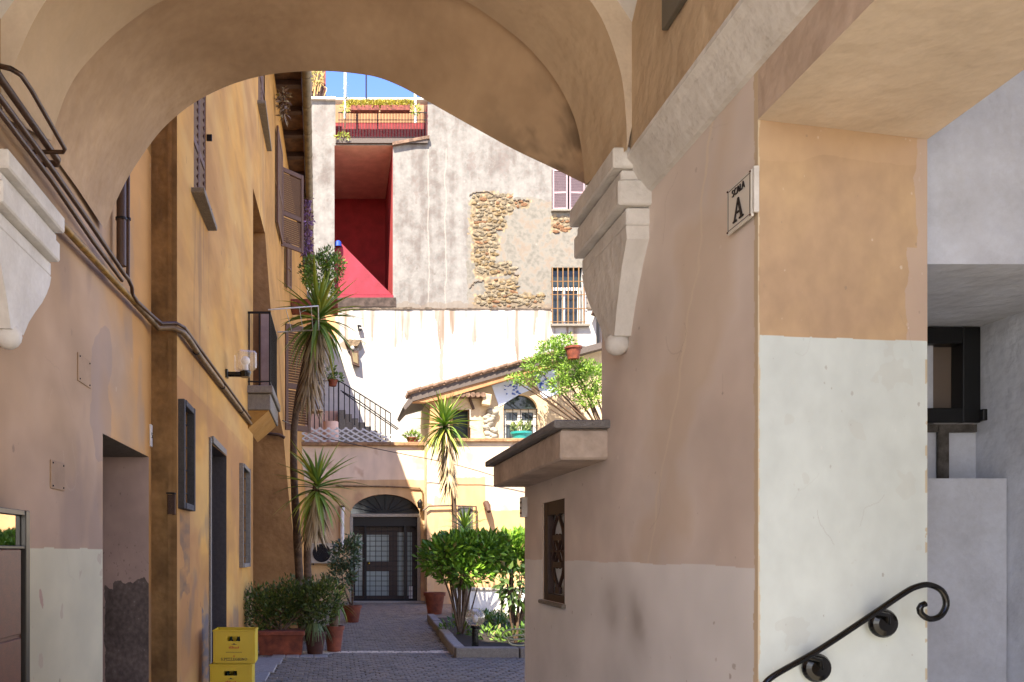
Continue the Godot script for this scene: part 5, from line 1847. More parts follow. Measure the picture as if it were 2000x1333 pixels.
	yucca("yucca", "lower yucca fanning out in front of the terrace wall on the left", [Vector3(hx(606, 14.6), 0, -14.6), at(600, 1080, 14.6), at(607, 1010, 14.6), at(618, 945, 14.6)], at(620, 940, 14.6), 0.86, 72, 0.8)
	yucca("yucca", "drooping yucca with sunlit straw skirt before the terrace", [Vector3(hx(888, 22.0), 0, -22.0), at(887, 1000, 22), at(880, 900, 22), at(870, 825, 22)], at(868, 822, 22), 0.95, 100, 2.0)
	yucca("yucca", "short bright yucca rising just above the green shrub", [Vector3(hx(908, 19.6), 0.05, -19.6), at(908, 1090, 19.6), at(907, 1035, 19.6)], at(907, 1030, 19.6), 0.66, 60, 0.0)

func build_details():
	var m = MB.new()
	# stair handrail on the pillar
	var z = -3.22
	var hr = thing("stair_handrail", "glossy black iron handrail with scrolled end on the white pillar", "handrail", at(1700, 1220, 3.25))
	var pts = [at(1490, 1345, 3.20), at(1510, 1322, 3.20), at(1600, 1270, 3.21), at(1700, 1204, 3.22), at(1765, 1160, 3.23), at(1790, 1147, 3.23), at(1815, 1143, 3.235), at(1840, 1155, 3.24), at(1849, 1180, 3.24), at(1838, 1203, 3.24), at(1817, 1210, 3.24), at(1799, 1199, 3.235), at(1798, 1185, 3.235), at(1808, 1180, 3.235)]
	m.tube(smooth(pts, 70), 0.0115, 12)
	part(m, "rail", M.gloss_black, hr)
	for e in [[1724, 1218, 3.29], [1594, 1305, 3.275]]:
		m = MB.new()
		var c = at(e[0], e[1], e[2])
		for q in [[0.0, 0.056], [0.008, 0.054], [0.018, 0.045], [0.024, 0.03]]:
			pass
		var prof = [Vector2(0.056, 0.0), Vector2(0.056, 0.008), Vector2(0.048, 0.02), Vector2(0.03, 0.026), Vector2(0.001, 0.028)]
		for i in prof.size() - 1:
			for k in 24:
				var a = TAU * k / 24.0
				var b = TAU * (k + 1) / 24.0
				var f = func(t, p): return c + Vector3(cos(t) * p.x, sin(t) * p.x, p.y)
				m.quad(f.call(a, prof[i]), f.call(b, prof[i]), f.call(b, prof[i + 1]), f.call(a, prof[i + 1]))
		var ro = part(m, "rosette", M.gloss_black, hr)
		m = MB.new()
		m.tube([c + Vector3(0.01, 0.0, 0.02), c + Vector3(-0.01, 0.035, 0.05), at(e[0] - 15, e[1] - 20, 3.22)], 0.009, 8)
		part(m, "arm", M.gloss_black, ro)
	# enamel sign
	var sx = 1.602
	var sn = thing("stair_sign", "white enamel sign reading SCALA A on the pinkish wall", "sign", Vector3(sx, H + 1.4, -3.43))
	var da = 1.6 * F / (1470 - U0)
	var db = 1.6 * F / (1422 - U0)
	var y0 = hy(442, (da + db) / 2)
	var y1 = hy(352, (da + db) / 2)
	m = MB.new()
	m.box(Vector3(sx - 0.006, y0, -db), Vector3(sx + 0.004, y1, -da), 0.002)
	part(m, "plate", mat(Color(0.86, 0.85, 0.82), 0.25), sn)
	m = MB.new()
	m.box(Vector3(sx - 0.004, y0 + 0.01, -da + 0.004), Vector3(sx + 0.017, y1 + 0.005, -da + 0.016), 0.002)
	part(m, "mounting_strip", M.white_paint, sn)
	m = MB.new()
	var i0 = 0.011
	for e in [[y0 + i0, y0 + i0 + 0.002, -db + i0, -da - i0], [y1 - i0 - 0.002, y1 - i0, -db + i0, -da - i0], [y0 + i0, y1 - i0, -db + i0, -db + i0 + 0.002], [y0 + i0, y1 - i0, -da - i0 - 0.002, -da - i0]]:
		m.box(Vector3(sx - 0.0075, e[0], e[2]), Vector3(sx - 0.0055, e[1], e[3]))
	part(m, "border_line", M.print_dark, sn)
	for e in [[y0 + 0.008, -db + 0.008], [y0 + 0.008, -da - 0.008], [y1 - 0.008, -db + 0.008], [y1 - 0.008, -da - 0.008]]:
		m = MB.new()
		m.ball(Vector3(sx - 0.007, e[0], e[1]), 0.0045, 8)
		part(m, "screw", mat(Color(0.28, 0.16, 0.10), 0.7), sn)
	lettering("SCALA", "Droid Sans", 0.027, Vector3(sx - 0.009, y1 - 0.036, (-da - db) / 2), Basis(Vector3.UP, -PI / 2), M.print_dark, sn)
	lettering("A", "Droid Serif", 0.088, Vector3(sx - 0.009, y0 + 0.068, (-da - db) / 2), Basis(Vector3.UP, -PI / 2), M.print_dark, sn)
	# pipes on the left wall
	var w = -1.6
	var pp = func(u, v, x): 
		var d = x * F / (u - U0)
		return at(u, v, d)
	var pipes = [
		["brown pipe with elbow, highest of those along the left passage wall", M.brown_pipe, [at(-40, 120, 4.2), pp.call(20, 134, -1.5), pp.call(40, 146, -1.5), pp.call(60, 175, -1.5), pp.call(126, 291, -1.5), pp.call(130, 297, -1.5) + Vector3(-0.02, 0, 0), pp.call(130, 297, -1.5) + Vector3(-0.2, 0, 0)], 0.015],
		["thick brown pipe above the left corbel, second from top", M.brown_pipe, [pp.call(-60, 55, w), pp.call(0, 153, w), pp.call(112, 312, w), pp.call(118, 320, w) + Vector3(-0.02, 0, 0), pp.call(118, 320, w) + Vector3(-0.12, 0, 0)], 0.024],
		["brown pipe running from the left corbel top to the vertical pipes", M.brown_pipe, [pp.call(-60, 110, w), pp.call(0, 192, w), pp.call(104, 334, w), pp.call(175, 436, w), pp.call(243, 537, w), pp.call(250, 545, w)], 0.020],
		["lower brown pipe close above the yellow pipe", M.brown_pipe, [pp.call(-60, 145, w), pp.call(0, 220, w), pp.call(100, 352, w), pp.call(180, 470, w), pp.call(238, 548, w)], 0.018],
	]
	for e in pipes:
		var o = thing("wall_pipe", e[0], "pipe", e[2][1], "pipes along the left passage wall")
		m = MB.new()
		m.tube(e[2], e[3] * 0.82, 10)
		part(m, "tube", e[1], o)
	# vertical brown pipes by the arch end
	for e in [[239, 0.038, "thick vertical brown pipe where the arch meets the left wall"], [252, 0.016, "thin vertical brown pipe beside the thick one at the arch end"]]:
		var d = 1.62 * F / (U0 - e[0])
		var o = thing("wall_pipe", e[2], "pipe", Vector3(-1.62, hy(545, d), -d), "pipes along the left passage wall")
		m = MB.new()
		m.tube([Vector3(-1.63, hy(545 if e[0] > 245 else 520, d), -d), Vector3(-1.63, 9.0, -d)], e[1], 10)
		part(m, "tube", M.brown_pipe, o)
		m = MB.new()
		m.tube([Vector3(-1.63, hy(430, d), -d), Vector3(-1.63, hy(426, d), -d)], e[1] + 0.008, 10)
		part(m, "collar", M.iron, o)
	var yp = thing("gas_pipe", "yellow gas pipe sloping from the left corbel and along the yellow house", "pipe", at(300, 630, 7.5))
	m = MB.new()
	m.tube([pp.call(95, 412, -1.63), pp.call(122, 440, -1.63), pp.call(205, 530, -1.63), pp.call(262, 590, -1.63)], 0.026, 10)
	part(m, "yellow_length", M.yellow_pipe, yp)
	m = MB.new()
	var run = [pp.call(262, 590, -1.63), pp.call(297, 628, -1.63), Vector3(-1.60, hy(641, 7.7), -7.70), Vector3(-1.48, hy(642, 7.8), -7.78), Vector3(-1.41, hy(648, 7.85), -7.86), Vector3(-1.395, hy(662, 8.1), -8.1)]
	for d in [9.0, 10.0, 11.0, 12.0, 13.0, 13.8]:
		run.append(Vector3(fx(d) + 0.045, H + 2.03, -d))
	m.tube(run, 0.028, 10)
	part(m, "tan_length", M.tan_pipe, yp)
	for d in [8.6, 10.4, 12.2]:
		m = MB.new()
		m.tube([Vector3(fx(d) + 0.045, H + 2.03, -d), Vector3(fx(d) + 0.045, H + 2.03, -d - 0.04)], 0.036, 10)
		part(m, "clip", M.iron, yp)
	var bp = thing("wall_pipe", "dark cable pipe riding above the yellow gas pipe on the yellow house", "pipe", at(300, 620, 7.5), "pipes along the left passage wall")
	m = MB.new()
	run = [pp.call(250, 545, w), pp.call(257, 560, w), pp.call(258, 575, w), pp.call(268, 590, w), pp.call(300, 620, w), Vector3(-1.57, hy(632, 7.7), -7.70), Vector3(-1.45, hy(633, 7.8), -7.78), Vector3(-1.39, hy(640, 7.85), -7.86)]
	for d in [9.0, 10.0, 11.0, 12.0, 13.0, 13.8]:
		run.append(Vector3(fx(d) + 0.045, H + 2.11, -d))
	m.tube(run, 0.016, 8)
	part(m, "tube", M.brown_pipe, bp)
	var ep = thing("wall_pipe", "dark pipe crossing the wall end below the balcony", "pipe", at(520, 846, 16.0), "pipes along the left passage wall")
	m = MB.new()
	m.tube([at(492, 842, 16.08), at(500, 845, 16.05), at(545, 850, 16.05), at(556, 856, 16.05)], 0.03, 8)
	part(m, "tube", M.brown_pipe, ep)
	# cabinet with mirror at the left edge
	var cb = thing("mirror_cabinet", "brown wooden cabinet with steel frame and mirror strip at left edge", "cabinet", Vector3(-1.64, 0, -3.8))
	m = MB.new()
	m.box(Vector3(-1.695, 0.02, -4.34), Vector3(-1.60, H + 0.02, -2.6), 0.004)
	part(m, "body", M.wood_red, cb)
	m = MB.new()
	m.box(Vector3(-1.597, 0.05, -4.30), Vector3(-1.585, H - 0.43, -2.6), 0.003)
	part(m, "door", M.wood_red, cb)
	m = MB.new()
	m.box(Vector3(-1.597, H - 0.41, -4.30), Vector3(-1.585, H + 0.015, -2.6), 0.003)
	part(m, "door", M.wood_red, cb)
	m = MB.new()
	m.box(Vector3(-1.68, H + 0.035, -4.33), Vector3(-1.603, H + 0.185, -2.6))
	part(m, "mirror", M.mirror, cb)
	m = MB.new()
	m.box(Vector3(-1.695, 0.0, -4.40), Vector3(-1.575, H + 0.215, -4.342), 0.004)
	m.box(Vector3(-1.695, H + 0.187, -4.34), Vector3(-1.58, H + 0.215, -2.6), 0.003)
	m.box(Vector3(-1.695, H + 0.018, -4.34), Vector3(-1.581, H + 0.034, -2.6), 0.003)
	part(m, "frame", mat(Color(0.28, 0.27, 0.25), 0.35, "", 1, "", 0, 0.7), cb)
	# cover plates and number tile on the left wall
	for e in [[153, 178, 698, 752, "square plastered cover plate high on the left wall"], [100, 127, 902, 957, "square screwed cover plate lower on the left wall"]]:
		var d1 = 1.69 * F / (U0 - e[0])
		var d2 = 1.69 * F / (U0 - e[1])
		var o = thing("cover_plate", e[4], "cover plate", Vector3(-1.695, hy((e[2] + e[3]) / 2, (d1 + d2) / 2), -(d1 + d2) / 2))
		m = MB.new()
		m.box(Vector3(-1.70, hy(e[3], (d1 + d2) / 2), -d2), Vector3(-1.692, hy(e[2], (d1 + d2) / 2), -d1), 0.003)
		part(m, "plate", mat(Color(0.71, 0.59, 0.46), 0.9, "plaster", 0.6), o)
		for q in [[0.12, 0.1], [0.88, 0.1], [0.12, 0.9], [0.88, 0.9]]:
			m = MB.new()
			m.ball(Vector3(-1.691, lerpf(hy(e[3], (d1 + d2) / 2), hy(e[2], (d1 + d2) / 2), q[1]), -lerpf(d1, d2, q[0])), 0.006, 8)
			part(m, "screw", M.iron, o)
	var nt = thing("number_tile", "small pale house number tile beside the left doorway", "sign", at(292, 850, 7.8))
	m = MB.new()
	m.box(Vector3(-1.70, hy(873, 7.82), -7.86), Vector3(-1.685, hy(830, 7.82), -7.79), 0.003)
	part(m, "plate", M.white_trim, nt)
	lettering("5", "Droid Sans", 0.05, Vector3(-1.683, hy(851, 7.82), -7.825), Basis(Vector3.UP, PI / 2), M.print_dark, nt)
	# rusty letter slot on the return
	var ls = thing("meter_niche", "small rusty metal flap on the wall corner by the left doorway", "flap", at(334, 986, 7.85))
	m = MB.new()
	m.box(Vector3(hx(327, 7.85), hy(1006, 7.85), -7.87), Vector3(hx(342, 7.85), hy(966, 7.85), -7.83), 0.004)
	part(m, "flap", M.wood_dark, ls)
	m = MB.new()
	m.box(Vector3(hx(326, 7.85), hy(966, 7.85) + 0.001, -7.87), Vector3(hx(343, 7.85), hy(963, 7.85), -7.80), 0.003)
	part(m, "hood", M.iron, ls)
	# wall lantern on the yellow house
	var lc = at(479, 707, 11.0)
	var wl = thing("wall_lantern", "square clear glass wall lamp on black arm below the balcony", "lamp", Vector3(fx(11.0), lc.y - 0.16, -11.0))
	m = MB.new()
	m.box(Vector3(fx(11) - 0.02, lc.y - 0.21, -11.05), Vector3(fx(11) + 0.03, lc.y - 0.10, -10.95), 0.006)
	m.tube([Vector3(fx(11) + 0.02, lc.y - 0.16, -11), lc + Vector3(0.03, -0.165, 0)], 0.035, 10)
	m.lathe([Vector2(0.001, -0.2), Vector2(0.06, -0.2), Vector2(0.075, -0.15), Vector2(0.075, -0.125), Vector2(0.001, -0.125)], lc, 14)
	part(m, "arm", M.gloss_black, wl)
	m = MB.new()
	m.obox(lc + Vector3(0, 0.005, 0), Vector3(0.25, 0.25, 0.25), Basis(Vector3.UP, 0.35), 0.03)
	part(m, "glass_shade", M.clear, wl)
	m = MB.new()
	m.ball(lc + Vector3(0, 0.01, 0), 0.06, 14)
	m.lathe([Vector2(0.04, -0.12), Vector2(0.035, -0.03)], lc, 12)
	part(m, "bulb", M.bulb, wl)
	# drying rack clipped on the balcony
	var ry = H + 3.82
	var dr = thing("drying_rack", "thin white wire drying rack hanging out from the balcony rail", "rack", Vector3(-1.0, ry, -13.4))
	m = MB.new()
	var ra = Vector3(-1.06, ry, -13.42)
	var rb = Vector3(hx(621, 13.42), ry + 0.06, -13.42)
	var rc = Vector3(hx(622, 14.7), ry + 0.02, -14.7)
	var rd = Vector3(-1.0, ry - 0.02, -14.7)
	m.tube([ra, rb, rc, rd], 0.012, 6)
	part(m, "frame", M.white_paint, dr)
	for t in [0.35, 0.62, 0.86]:
		m = MB.new()
		m.tube([ra.lerp(rb, t), rd.lerp(rc, t)], 0.006, 5)
		part(m, "wire", M.white_paint, dr)
	# yellow bottle crates
	crates()
	# intercom, dark spotlight, lamp arms
	var ic = thing("intercom", "small beige intercom panel on the gatehouse wall edge", "intercom", Vector3(1.6, H + 0.36, -7.25))
	m = MB.new()
	m.box(Vector3(1.575, H + 0.30, -7.29), Vector3(1.62, H + 0.47, -7.2), 0.004)
	part(m, "panel", M.white_trim, ic)
	for i in 3:
		m = MB.new()
		m.box(Vector3(1.569, H + 0.325 + i * 0.045, -7.265), Vector3(1.576, H + 0.345 + i * 0.045, -7.225), 0.002)
		part(m, "button", M.wood_dark, ic)
	far_details()

func lettering(s, font, size, p, bs, material, parent):
	var t = TextMesh.new()
	var f = SystemFont.new()
	f.font_names = PackedStringArray([font])
	t.font = f
	t.text = s
	t.font_size = 64
	t.depth = 0.004
	t.pixel_size = size / 46.0
	var o = MeshInstance3D.new()
	o.mesh = t
	o.material_override = material
	o.name = "lettering"
	parent.add_child(o, true)
	var sum = Vector3.ZERO
	var q = parent
	while q != self:
		sum += q.position
		q = q.get_parent()
	o.transform = Transform3D(bs, p - sum)
	return o

func crates():
	var x0 = hx(416, 9.0)
	var w = 0.44
	var hh = 0.355
	for i in 2:
		var y = 0.02 + i * (hh + 0.004)
		var xo = x0 - (0.03 if i == 0 else 0.0)
		var zf = -9.0 + (0.03 if i == 0 else 0.0)
		var o = thing("bottle_crate", ["yellow plastic bottle crate, the lower of the stacked pair", "yellow plastic bottle crate, upper of the pair"][i], "crate", Vector3(xo + w / 2, y, zf - 0.17), "yellow crates by the doorway")
		var m = MB.new()
		var slot = Rect2(0.15, hh - 0.12, 0.135, 0.05)
		for k in 2:
			var z = zf - k * 0.012
			m.holed(Vector3(xo, y, z), Vector3.RIGHT, Vector3.UP, w, hh, [slot])
		m.reveal(Vector3(xo, y, zf), Vector3.RIGHT, Vector3.UP, slot, Vector3(0, 0, -0.012))
		m.box(Vector3(xo, y, zf - 0.34), Vector3(xo + 0.012, y + hh, zf - 0.0125))
		m.box(Vector3(xo + w - 0.012, y, zf - 0.34), Vector3(xo + w, y + hh, zf - 0.0125))
		m.box(Vector3(xo + 0.0125, y, zf - 0.34), Vector3(xo + w - 0.0125, y + hh, zf - 0.328))
		m.box(Vector3(xo + 0.0125, y, zf - 0.327), Vector3(xo + w - 0.0125, y + 0.012, zf - 0.013))
		part(m, "body", M.crate, o)
		m = MB.new()
		m.box(Vector3(xo - 0.006, y + hh - 0.018, zf + 0.0005), Vector3(xo + w + 0.006, y + hh - 0.001, zf + 0.007), 0.002)
		m.box(Vector3(xo + w + 0.0005, y + hh - 0.018, zf - 0.345), Vector3(xo + w + 0.006, y + hh - 0.001, zf), 0.002)
		for k in 2:
			m.box(Vector3(xo + 0.02 + k * (w - 0.05), y + 0.01, zf + 0.0005), Vector3(xo + 0.03 + k * (w - 0.05), y + hh - 0.02, zf + 0.005), 0.001)
		part(m, "rim", M.crate, o)
		lettering("S.PELLEGRINO", "Droid Serif", 0.028, Vector3(xo + w / 2, y + 0.045, zf + 0.003), Basis.IDENTITY, M.print_dark, o)
		m = MB.new()
		var st = []
		for k in 10:
			var a = PI / 2 + TAU * k / 10.0
			st.append(Vector3(xo + w / 2 + cos(a) * (0.012 if k % 2 == 0 else 0.005), y + 0.078 + sin(a) * (0.012 if k % 2 == 0 else 0.005), zf + 0.001))
		m.prism(st, Vector3(0, 0, 0.001))
		m.box(Vector3(xo + w / 2 - 0.05, y + 0.155, zf + 0.0005), Vector3(xo + w / 2 + 0.05, y + 0.158, zf + 0.002))
		for k in 7:
			m.box(Vector3(xo + w / 2 - 0.055 + k * 0.016, y + 0.162, zf + 0.0005), Vector3(xo + w / 2 - 0.045 + k * 0.016, y + 0.178 + 0.006 * sin(k * 1.1), zf + 0.002))
		part(m, "red_print", M.print_red, o)
		m = MB.new()
		m.prism([Vector3(xo + w / 2 - 0.035, y + 0.198, zf + 0.001), Vector3(xo + w / 2 - 0.012, y + 0.204, zf + 0.001), Vector3(xo + w / 2, y + 0.216, zf + 0.001), Vector3(xo + w / 2 + 0.012, y + 0.204, zf + 0.001), Vector3(xo + w / 2 + 0.035, y + 0.198, zf + 0.001)], Vector3(0, 0, 0.001))
		for k in 16:
			m.box(Vector3(xo + w / 2 - 0.085 + k * 0.0108, y + 0.116, zf + 0.0005), Vector3(xo + w / 2 - 0.079 + k * 0.0108, y + 0.123, zf + 0.002))
		part(m, "dark_print", M.print_dark, o)
		for k in 2:
			var c = Vector3(xo + 0.18 + k * 0.08, y + 0.014, zf - 0.06)
			var bt = thing("water_bottle", ["left", "right"][k] + " green bottle seen through the hand slot of the " + ["lower", "upper"][i] + " crate", "bottle", c, "bottles in the crates")
			m = MB.new()
			m.lathe([Vector2(0.001, 0), Vector2(0.038, 0), Vector2(0.038, 0.17), Vector2(0.03, 0.21), Vector2(0.015, 0.25), Vector2(0.014, 0.29)], c, 12)
			part(m, "glass", M.bottle, bt)
			m = MB.new()
			m.lathe([Vector2(0.0165, 0.275), Vector2(0.0165, 0.305), Vector2(0.001, 0.307)], c, 10)
			part(m, "cap", M.cap, bt)

func far_details():
	var m = MB.new()
	var D = 26.4
	# air conditioner on the terrace house
	var ac = thing("air_conditioner", "white air conditioner unit with round fan left of the arched door", "air conditioner", at(636, 1082, 26.1))
	m.box(Vector3(hx(607, D), hy(1101, D), -D + 0.06), Vector3(hx(661, D), hy(1062, D), -D + 0.38), 0.015)
	part(m, "casing", mat(Color(0.74, 0.70, 0.62), 0.5, "stain", 1.0), ac)
	m = MB.new()
	var fc = at(628, 1081, 26.0)
	for i in 7:
		var r = 0.04 + i * 0.038
		var ring = []
		for k in 25: ring.append(Vector3(fc.x + cos(TAU * k / 24) * r, fc.y + sin(TAU * k / 24) * r, -D + 0.392))
		m.tube(ring, 0.008, 5)
	part(m, "fan_grille", M.iron, ac)
	m = MB.new()
	var disc = []
	for k in 24: disc.append(Vector3(fc.x + cos(TAU * k / 24) * 0.28, fc.y + sin(TAU * k / 24) * 0.28, -D + 0.382))
	m.prism(disc, Vector3(0, 0, 0.003))
	part(m, "fan_opening", M.dark, ac)
	m = MB.new()
	for k in 7:
		m.box(Vector3(hx(644 + k * 2.0, D), hy(1069.4 - (k % 3) * 0.3, D), -D + 0.381), Vector3(hx(645.5 + k * 2.0, D), hy(1067.2, D), -D + 0.384))
	part(m, "lettering", M.print_dark, ac)
	m = MB.new()
	for u in [612, 655]:
		m.box(Vector3(hx(u, D) - 0.02, hy(1104, D), -D), Vector3(hx(u, D) + 0.02, hy(1101.3, D), -D + 0.4))
	part(m, "bracket", M.iron, ac)
	# pale flue pipe
	var fp = thing("flue_pipe", "pale vertical flue pipe with dark cap left of the arched door", "pipe", at(668, 1060, 26.3))
	m = MB.new()
	m.tube([at(668, 1075, D - 0.1), at(668, 996, D - 0.1)], 0.065, 10)
	m.tube([at(668, 997, D - 0.1), at(668, 992, D - 0.1)], 0.08, 10)
	part(m, "tube", M.white_paint, fp)
	m = MB.new()
	m.tube([at(668, 992, D - 0.1), at(668, 988.5, D - 0.1)], 0.07, 10)
	part(m, "cap", M.wood_dark, fp)
	# conduits on the front
	var cd = thing("conduit", "thin dark conduit above the arched door turning down to the corner", "conduit", at(740, 952, 26.3))
	m = MB.new()
	m.tube([at(655, 950, D - 0.05), at(760, 951, D - 0.05), at(820, 954, D - 0.05), at(825, 960, D - 0.05), at(826, 985, D - 0.05), at(823, 1000, D - 0.05)], 0.025, 6)
	part(m, "tube", M.tan_pipe, cd)
	cd = thing("conduit", "thin brown conduit framing the small window right of the door", "conduit", at(880, 989, 25.5))
	m = MB.new()
	m.tube([at(826, 998, 25.5), at(838, 989, 25.5), at(880, 988, 25.5), at(930, 990, 25.5), at(931, 1060, 25.5)], 0.025, 6)
	part(m, "tube", M.brown_pipe, cd)
	var ll = thing("wall_light", "small black lantern at the corner right of the arched door", "lamp", at(822, 983, 26.2))
	m = MB.new()
	m.lathe([Vector2(0.001, -0.15), Vector2(0.06, -0.12), Vector2(0.09, 0.05), Vector2(0.04, 0.12), Vector2(0.001, 0.15)], at(820, 985, D - 0.2), 8)
	m.tube([at(820, 978, D - 0.2), at(822, 975, D - 0.02)], 0.015, 6)
	part(m, "body", M.iron, ll)
	var sp = thing("spotlight", "brown cylindrical spotlight on the sunlit ochre wall", "lamp", at(951, 990, 25.4))
	m = MB.new()
	m.tube([at(949, 983, 25.5), at(952, 990, 25.35), at(955, 1000, 25.2)], [0.09, 0.1, 0.06], 10)
	m.tube([at(949, 984, 25.6), at(950, 986, 25.4)], 0.03, 6)
	part(m, "body", M.wood_dark, sp)
	# sagging cable across the court
	var ca = thing("overhead_cable", "thin dark cable sagging across the front of the terrace house", "cable", at(800, 890, 25.2))
	m = MB.new()
	m.tube(smooth([Vector3(fx(16) + 0.35, hy(822, 16.0), -16.0), at(640, 857, 24.0), at(780, 886, 25.0), at(880, 906, 25.2), at(965, 930, 25.4), at(1100, 975, 25.55)], 30), 0.012, 5)
	part(m, "wire", M.cable, ca)

	# outdoor stair with iron railing on the terrace
	var S = 29.2
	var sr = thing("stair_railing", "dark iron stair railing descending to the terrace on the left", "railing", at(690, 790, S))
	m = MB.new()
	m.tube([at(600, 743, S), at(661, 745, S), at(668, 748, S), at(763, 808, S)], 0.022, 6)
	m.tube([at(665, 763, S), at(700, 783, S), at(778, 838, S)], 0.02, 6)
	m.tube([at(668, 766, S + 0.3), at(705, 792, S + 0.3), at(776, 840, S + 0.3)], 0.02, 6)
	part(m, "handrail", M.iron, sr)
	for i in 6:
		m = MB.new()
		m.tube([at(614 + i * 9.4, 744, S), at(614 + i * 9.4, 838, S)], 0.03 if i == 5 else 0.018, 6)
		part(m, "baluster", M.iron, sr)
	for i in 10:
		m = MB.new()
		var u = 672.5 + i * 10.0
		var v = 750.5 + i * 6.3
		m.tube([at(u, v, S), at(u, min(v + 68, 868), S)], 0.018, 6)
		part(m, "baluster", M.iron, sr)
	var stp = thing("terrace_steps", "worn stone steps beside the iron railing against the white wall", "steps", Vector3(0.9, 4.95, -30))
	for i in 9:
		m = MB.new()
		var xx = hx(662 + i * 12.5, 29.8)
		var yt = hy(803 + i * 8.0, 29.8)
		m.box(Vector3(xx, 4.9, -31.4), Vector3(xx + 0.222, yt, -29.6), 0.012)
		part(m, "step", M.stone, stp)
	m = MB.new()
	m.box(Vector3(hx(560, 29.8), 4.9, -31.4), Vector3(hx(661, 29.8), hy(801, 29.8), -30.0))
	part(m, "landing", M.pinkish, stp)
	var tb = thing("garden_table", "small pale painted table frame under the stair railing", "table", at(620, 840, 28.6))
	m = MB.new()
	m.box(at(600, 806, 28.6) + Vector3(0, 0, -0.3), at(630, 802, 28.6) + Vector3(0, 0, 0.3), 0.01)
	part(m, "top", M.cream, tb)
	for u in [602, 627]:
		m = MB.new()
		m.bar(at(u, 806.5, 28.6), at(u, 872, 28.6), 0.07, 0.07)
		part(m, "leg", M.cream, tb)
	var br = thing("barrel_pot", "tall pinkish planter barrel beneath the stair landing", "planter", at(645, 860, 28.4))
	m = MB.new()
	m.lathe([Vector2(0.001, 0), Vector2(0.2, 0), Vector2(0.26, 0.5), Vector2(0.25, 0.95), Vector2(0.2, 0.95)], Vector3(hx(646, 28.4), 4.95, -28.4), 16)
	part(m, "body", M.pinkish, br)
	# white lattice fence
	var L = 27.2
	var lf = thing("lattice_fence", "white diagonal lattice trellis leaning along the terrace edge", "trellis", at(690, 860, L))
	var tl = func(u): return 838.0 if u < 700 else 838.0 + (u - 700) * 0.22
	var u = 548.0
	while u < 800:
		for s in [-1.0, 1.0]:
			var a0 = u
			var v0 = 872.0
			var a1 = u + s * 62.0
			var v1 = tl.call(clampf(u + s * 62.0, 585, 800)) - 2.0
			# clip to the panel
			var t0 = 0.0
			var t1 = 1.0
			for lim in [585.0, 800.0]:
				var dd = a1 - a0
				var t = (lim - a0) / dd
				if t > 0 and t < 1:
					if (lim == 585.0) == (dd > 0): t0 = max(t0, t)
					else: t1 = min(t1, t)
			if (a0 < 585 and a1 < 585) or (a0 > 800 and a1 > 800) or t1 - t0 < 0.1: continue
			m = MB.new()
			m.bar(at(lerpf(a0, a1, t0), lerpf(v0, v1, t0), L + 0.03 * s), at(lerpf(a0, a1, t1), lerpf(v0, v1, t1), L + 0.03 * s), 0.045, 0.015)
			part(m, "slat", M.white_paint, lf)
		u += 17.0
	# pots of flowers
	var pots = [[650, 755, 744, 29.1, 0.17, 0.22, "terracotta pot of leafy plant hung on the stair railing"], [806, 868, 858, 26.7, 0.2, 0.2, "wide terracotta bowl on the terrace edge beside the lattice"]]
	for e in pots:
		var c = at(e[0], e[1], e[3])
		pot("flower_pot", e[6], c, e[4], e[5])
	part(foliage([[at(645, 728, 29.1), Vector3(0.16, 0.28, 0.16)], [at(655, 738, 29.1), Vector3(0.25, 0.1, 0.2)]], 260, 0.13, Color(0.06, 0.12, 0.02), Color(0.16, 0.24, 0.04)), "crown", M.leaf, thing("potted_plant", "bushy plant in the pot hung on the stair railing", "plant", at(648, 742, 29.1)))
	part(foliage([[at(806, 853, 26.7), Vector3(0.25, 0.14, 0.2)]], 260, 0.1, Color(0.08, 0.14, 0.02), Color(0.20, 0.28, 0.04)), "crown", M.leaf, thing("potted_plant", "low green plant in the wide bowl on the terrace edge", "plant", at(806, 857, 26.7)))
	var tq = pot("flower_pot", "turquoise glazed pot under the arched garden house window", Vector3(hx(1018, 27.2), 4.97, -27.2), 0.32, 0.42, M.turquoise, "")
	part(foliage([[Vector3(hx(1018, 27.2), 5.5, -27.2), Vector3(0.32, 0.2, 0.25)]], 240, 0.13, Color(0.10, 0.14, 0.05), Color(0.24, 0.28, 0.08), 0.9), "crown", M.leaf, thing("potted_plant", "pale succulent in the turquoise pot", "plant", Vector3(hx(1018, 27.2), 5.36, -27.2)))
	# climbing acacia-like tree over the garden house
	var tr = thing("creeper_tree", "feathery light green tree arching over the garden house roof", "tree", Vector3(hx(1195, 28.0), 4.95, -28.0))
	var bl = [[at(1080, 690, 28.2), Vector3(0.55, 0.45, 0.5)], [at(1050, 715, 28.2), Vector3(0.5, 0.3, 0.4)], [at(1120, 725, 28.0), Vector3(0.6, 0.4, 0.5)], [at(1155, 740, 28.0), Vector3(0.5, 0.55, 0.5)], [at(1030, 742, 28.2), Vector3(0.45, 0.22, 0.35)], [at(1095, 752, 28.0), Vector3(0.5, 0.3, 0.4)], [at(1150, 780, 28.0), Vector3(0.45, 0.3, 0.4)], [at(1100, 668, 28.3), Vector3(0.42, 0.22, 0.4)], [at(1005, 738, 28.3), Vector3(0.25, 0.15, 0.25)]]
	part(foliage(bl, 8500, 0.10, Color(0.10, 0.20, 0.02), Color(0.28, 0.42, 0.05), 0.2, 0.25), "crown", M.leaf, tr)
	var tips = []
	for e in bl: tips.append(e[0] + Vector3(0, -0.1, 0))
	for e in [[1060, 775], [1040, 760], [1085, 770], [1110, 790], [1075, 800]]: tips.append(at(e[0], e[1], 27.8))
	part(branches(Vector3(hx(1195, 28.0), 4.95, -28.0), tips, 0.045), "trunk", M.bark, tr)
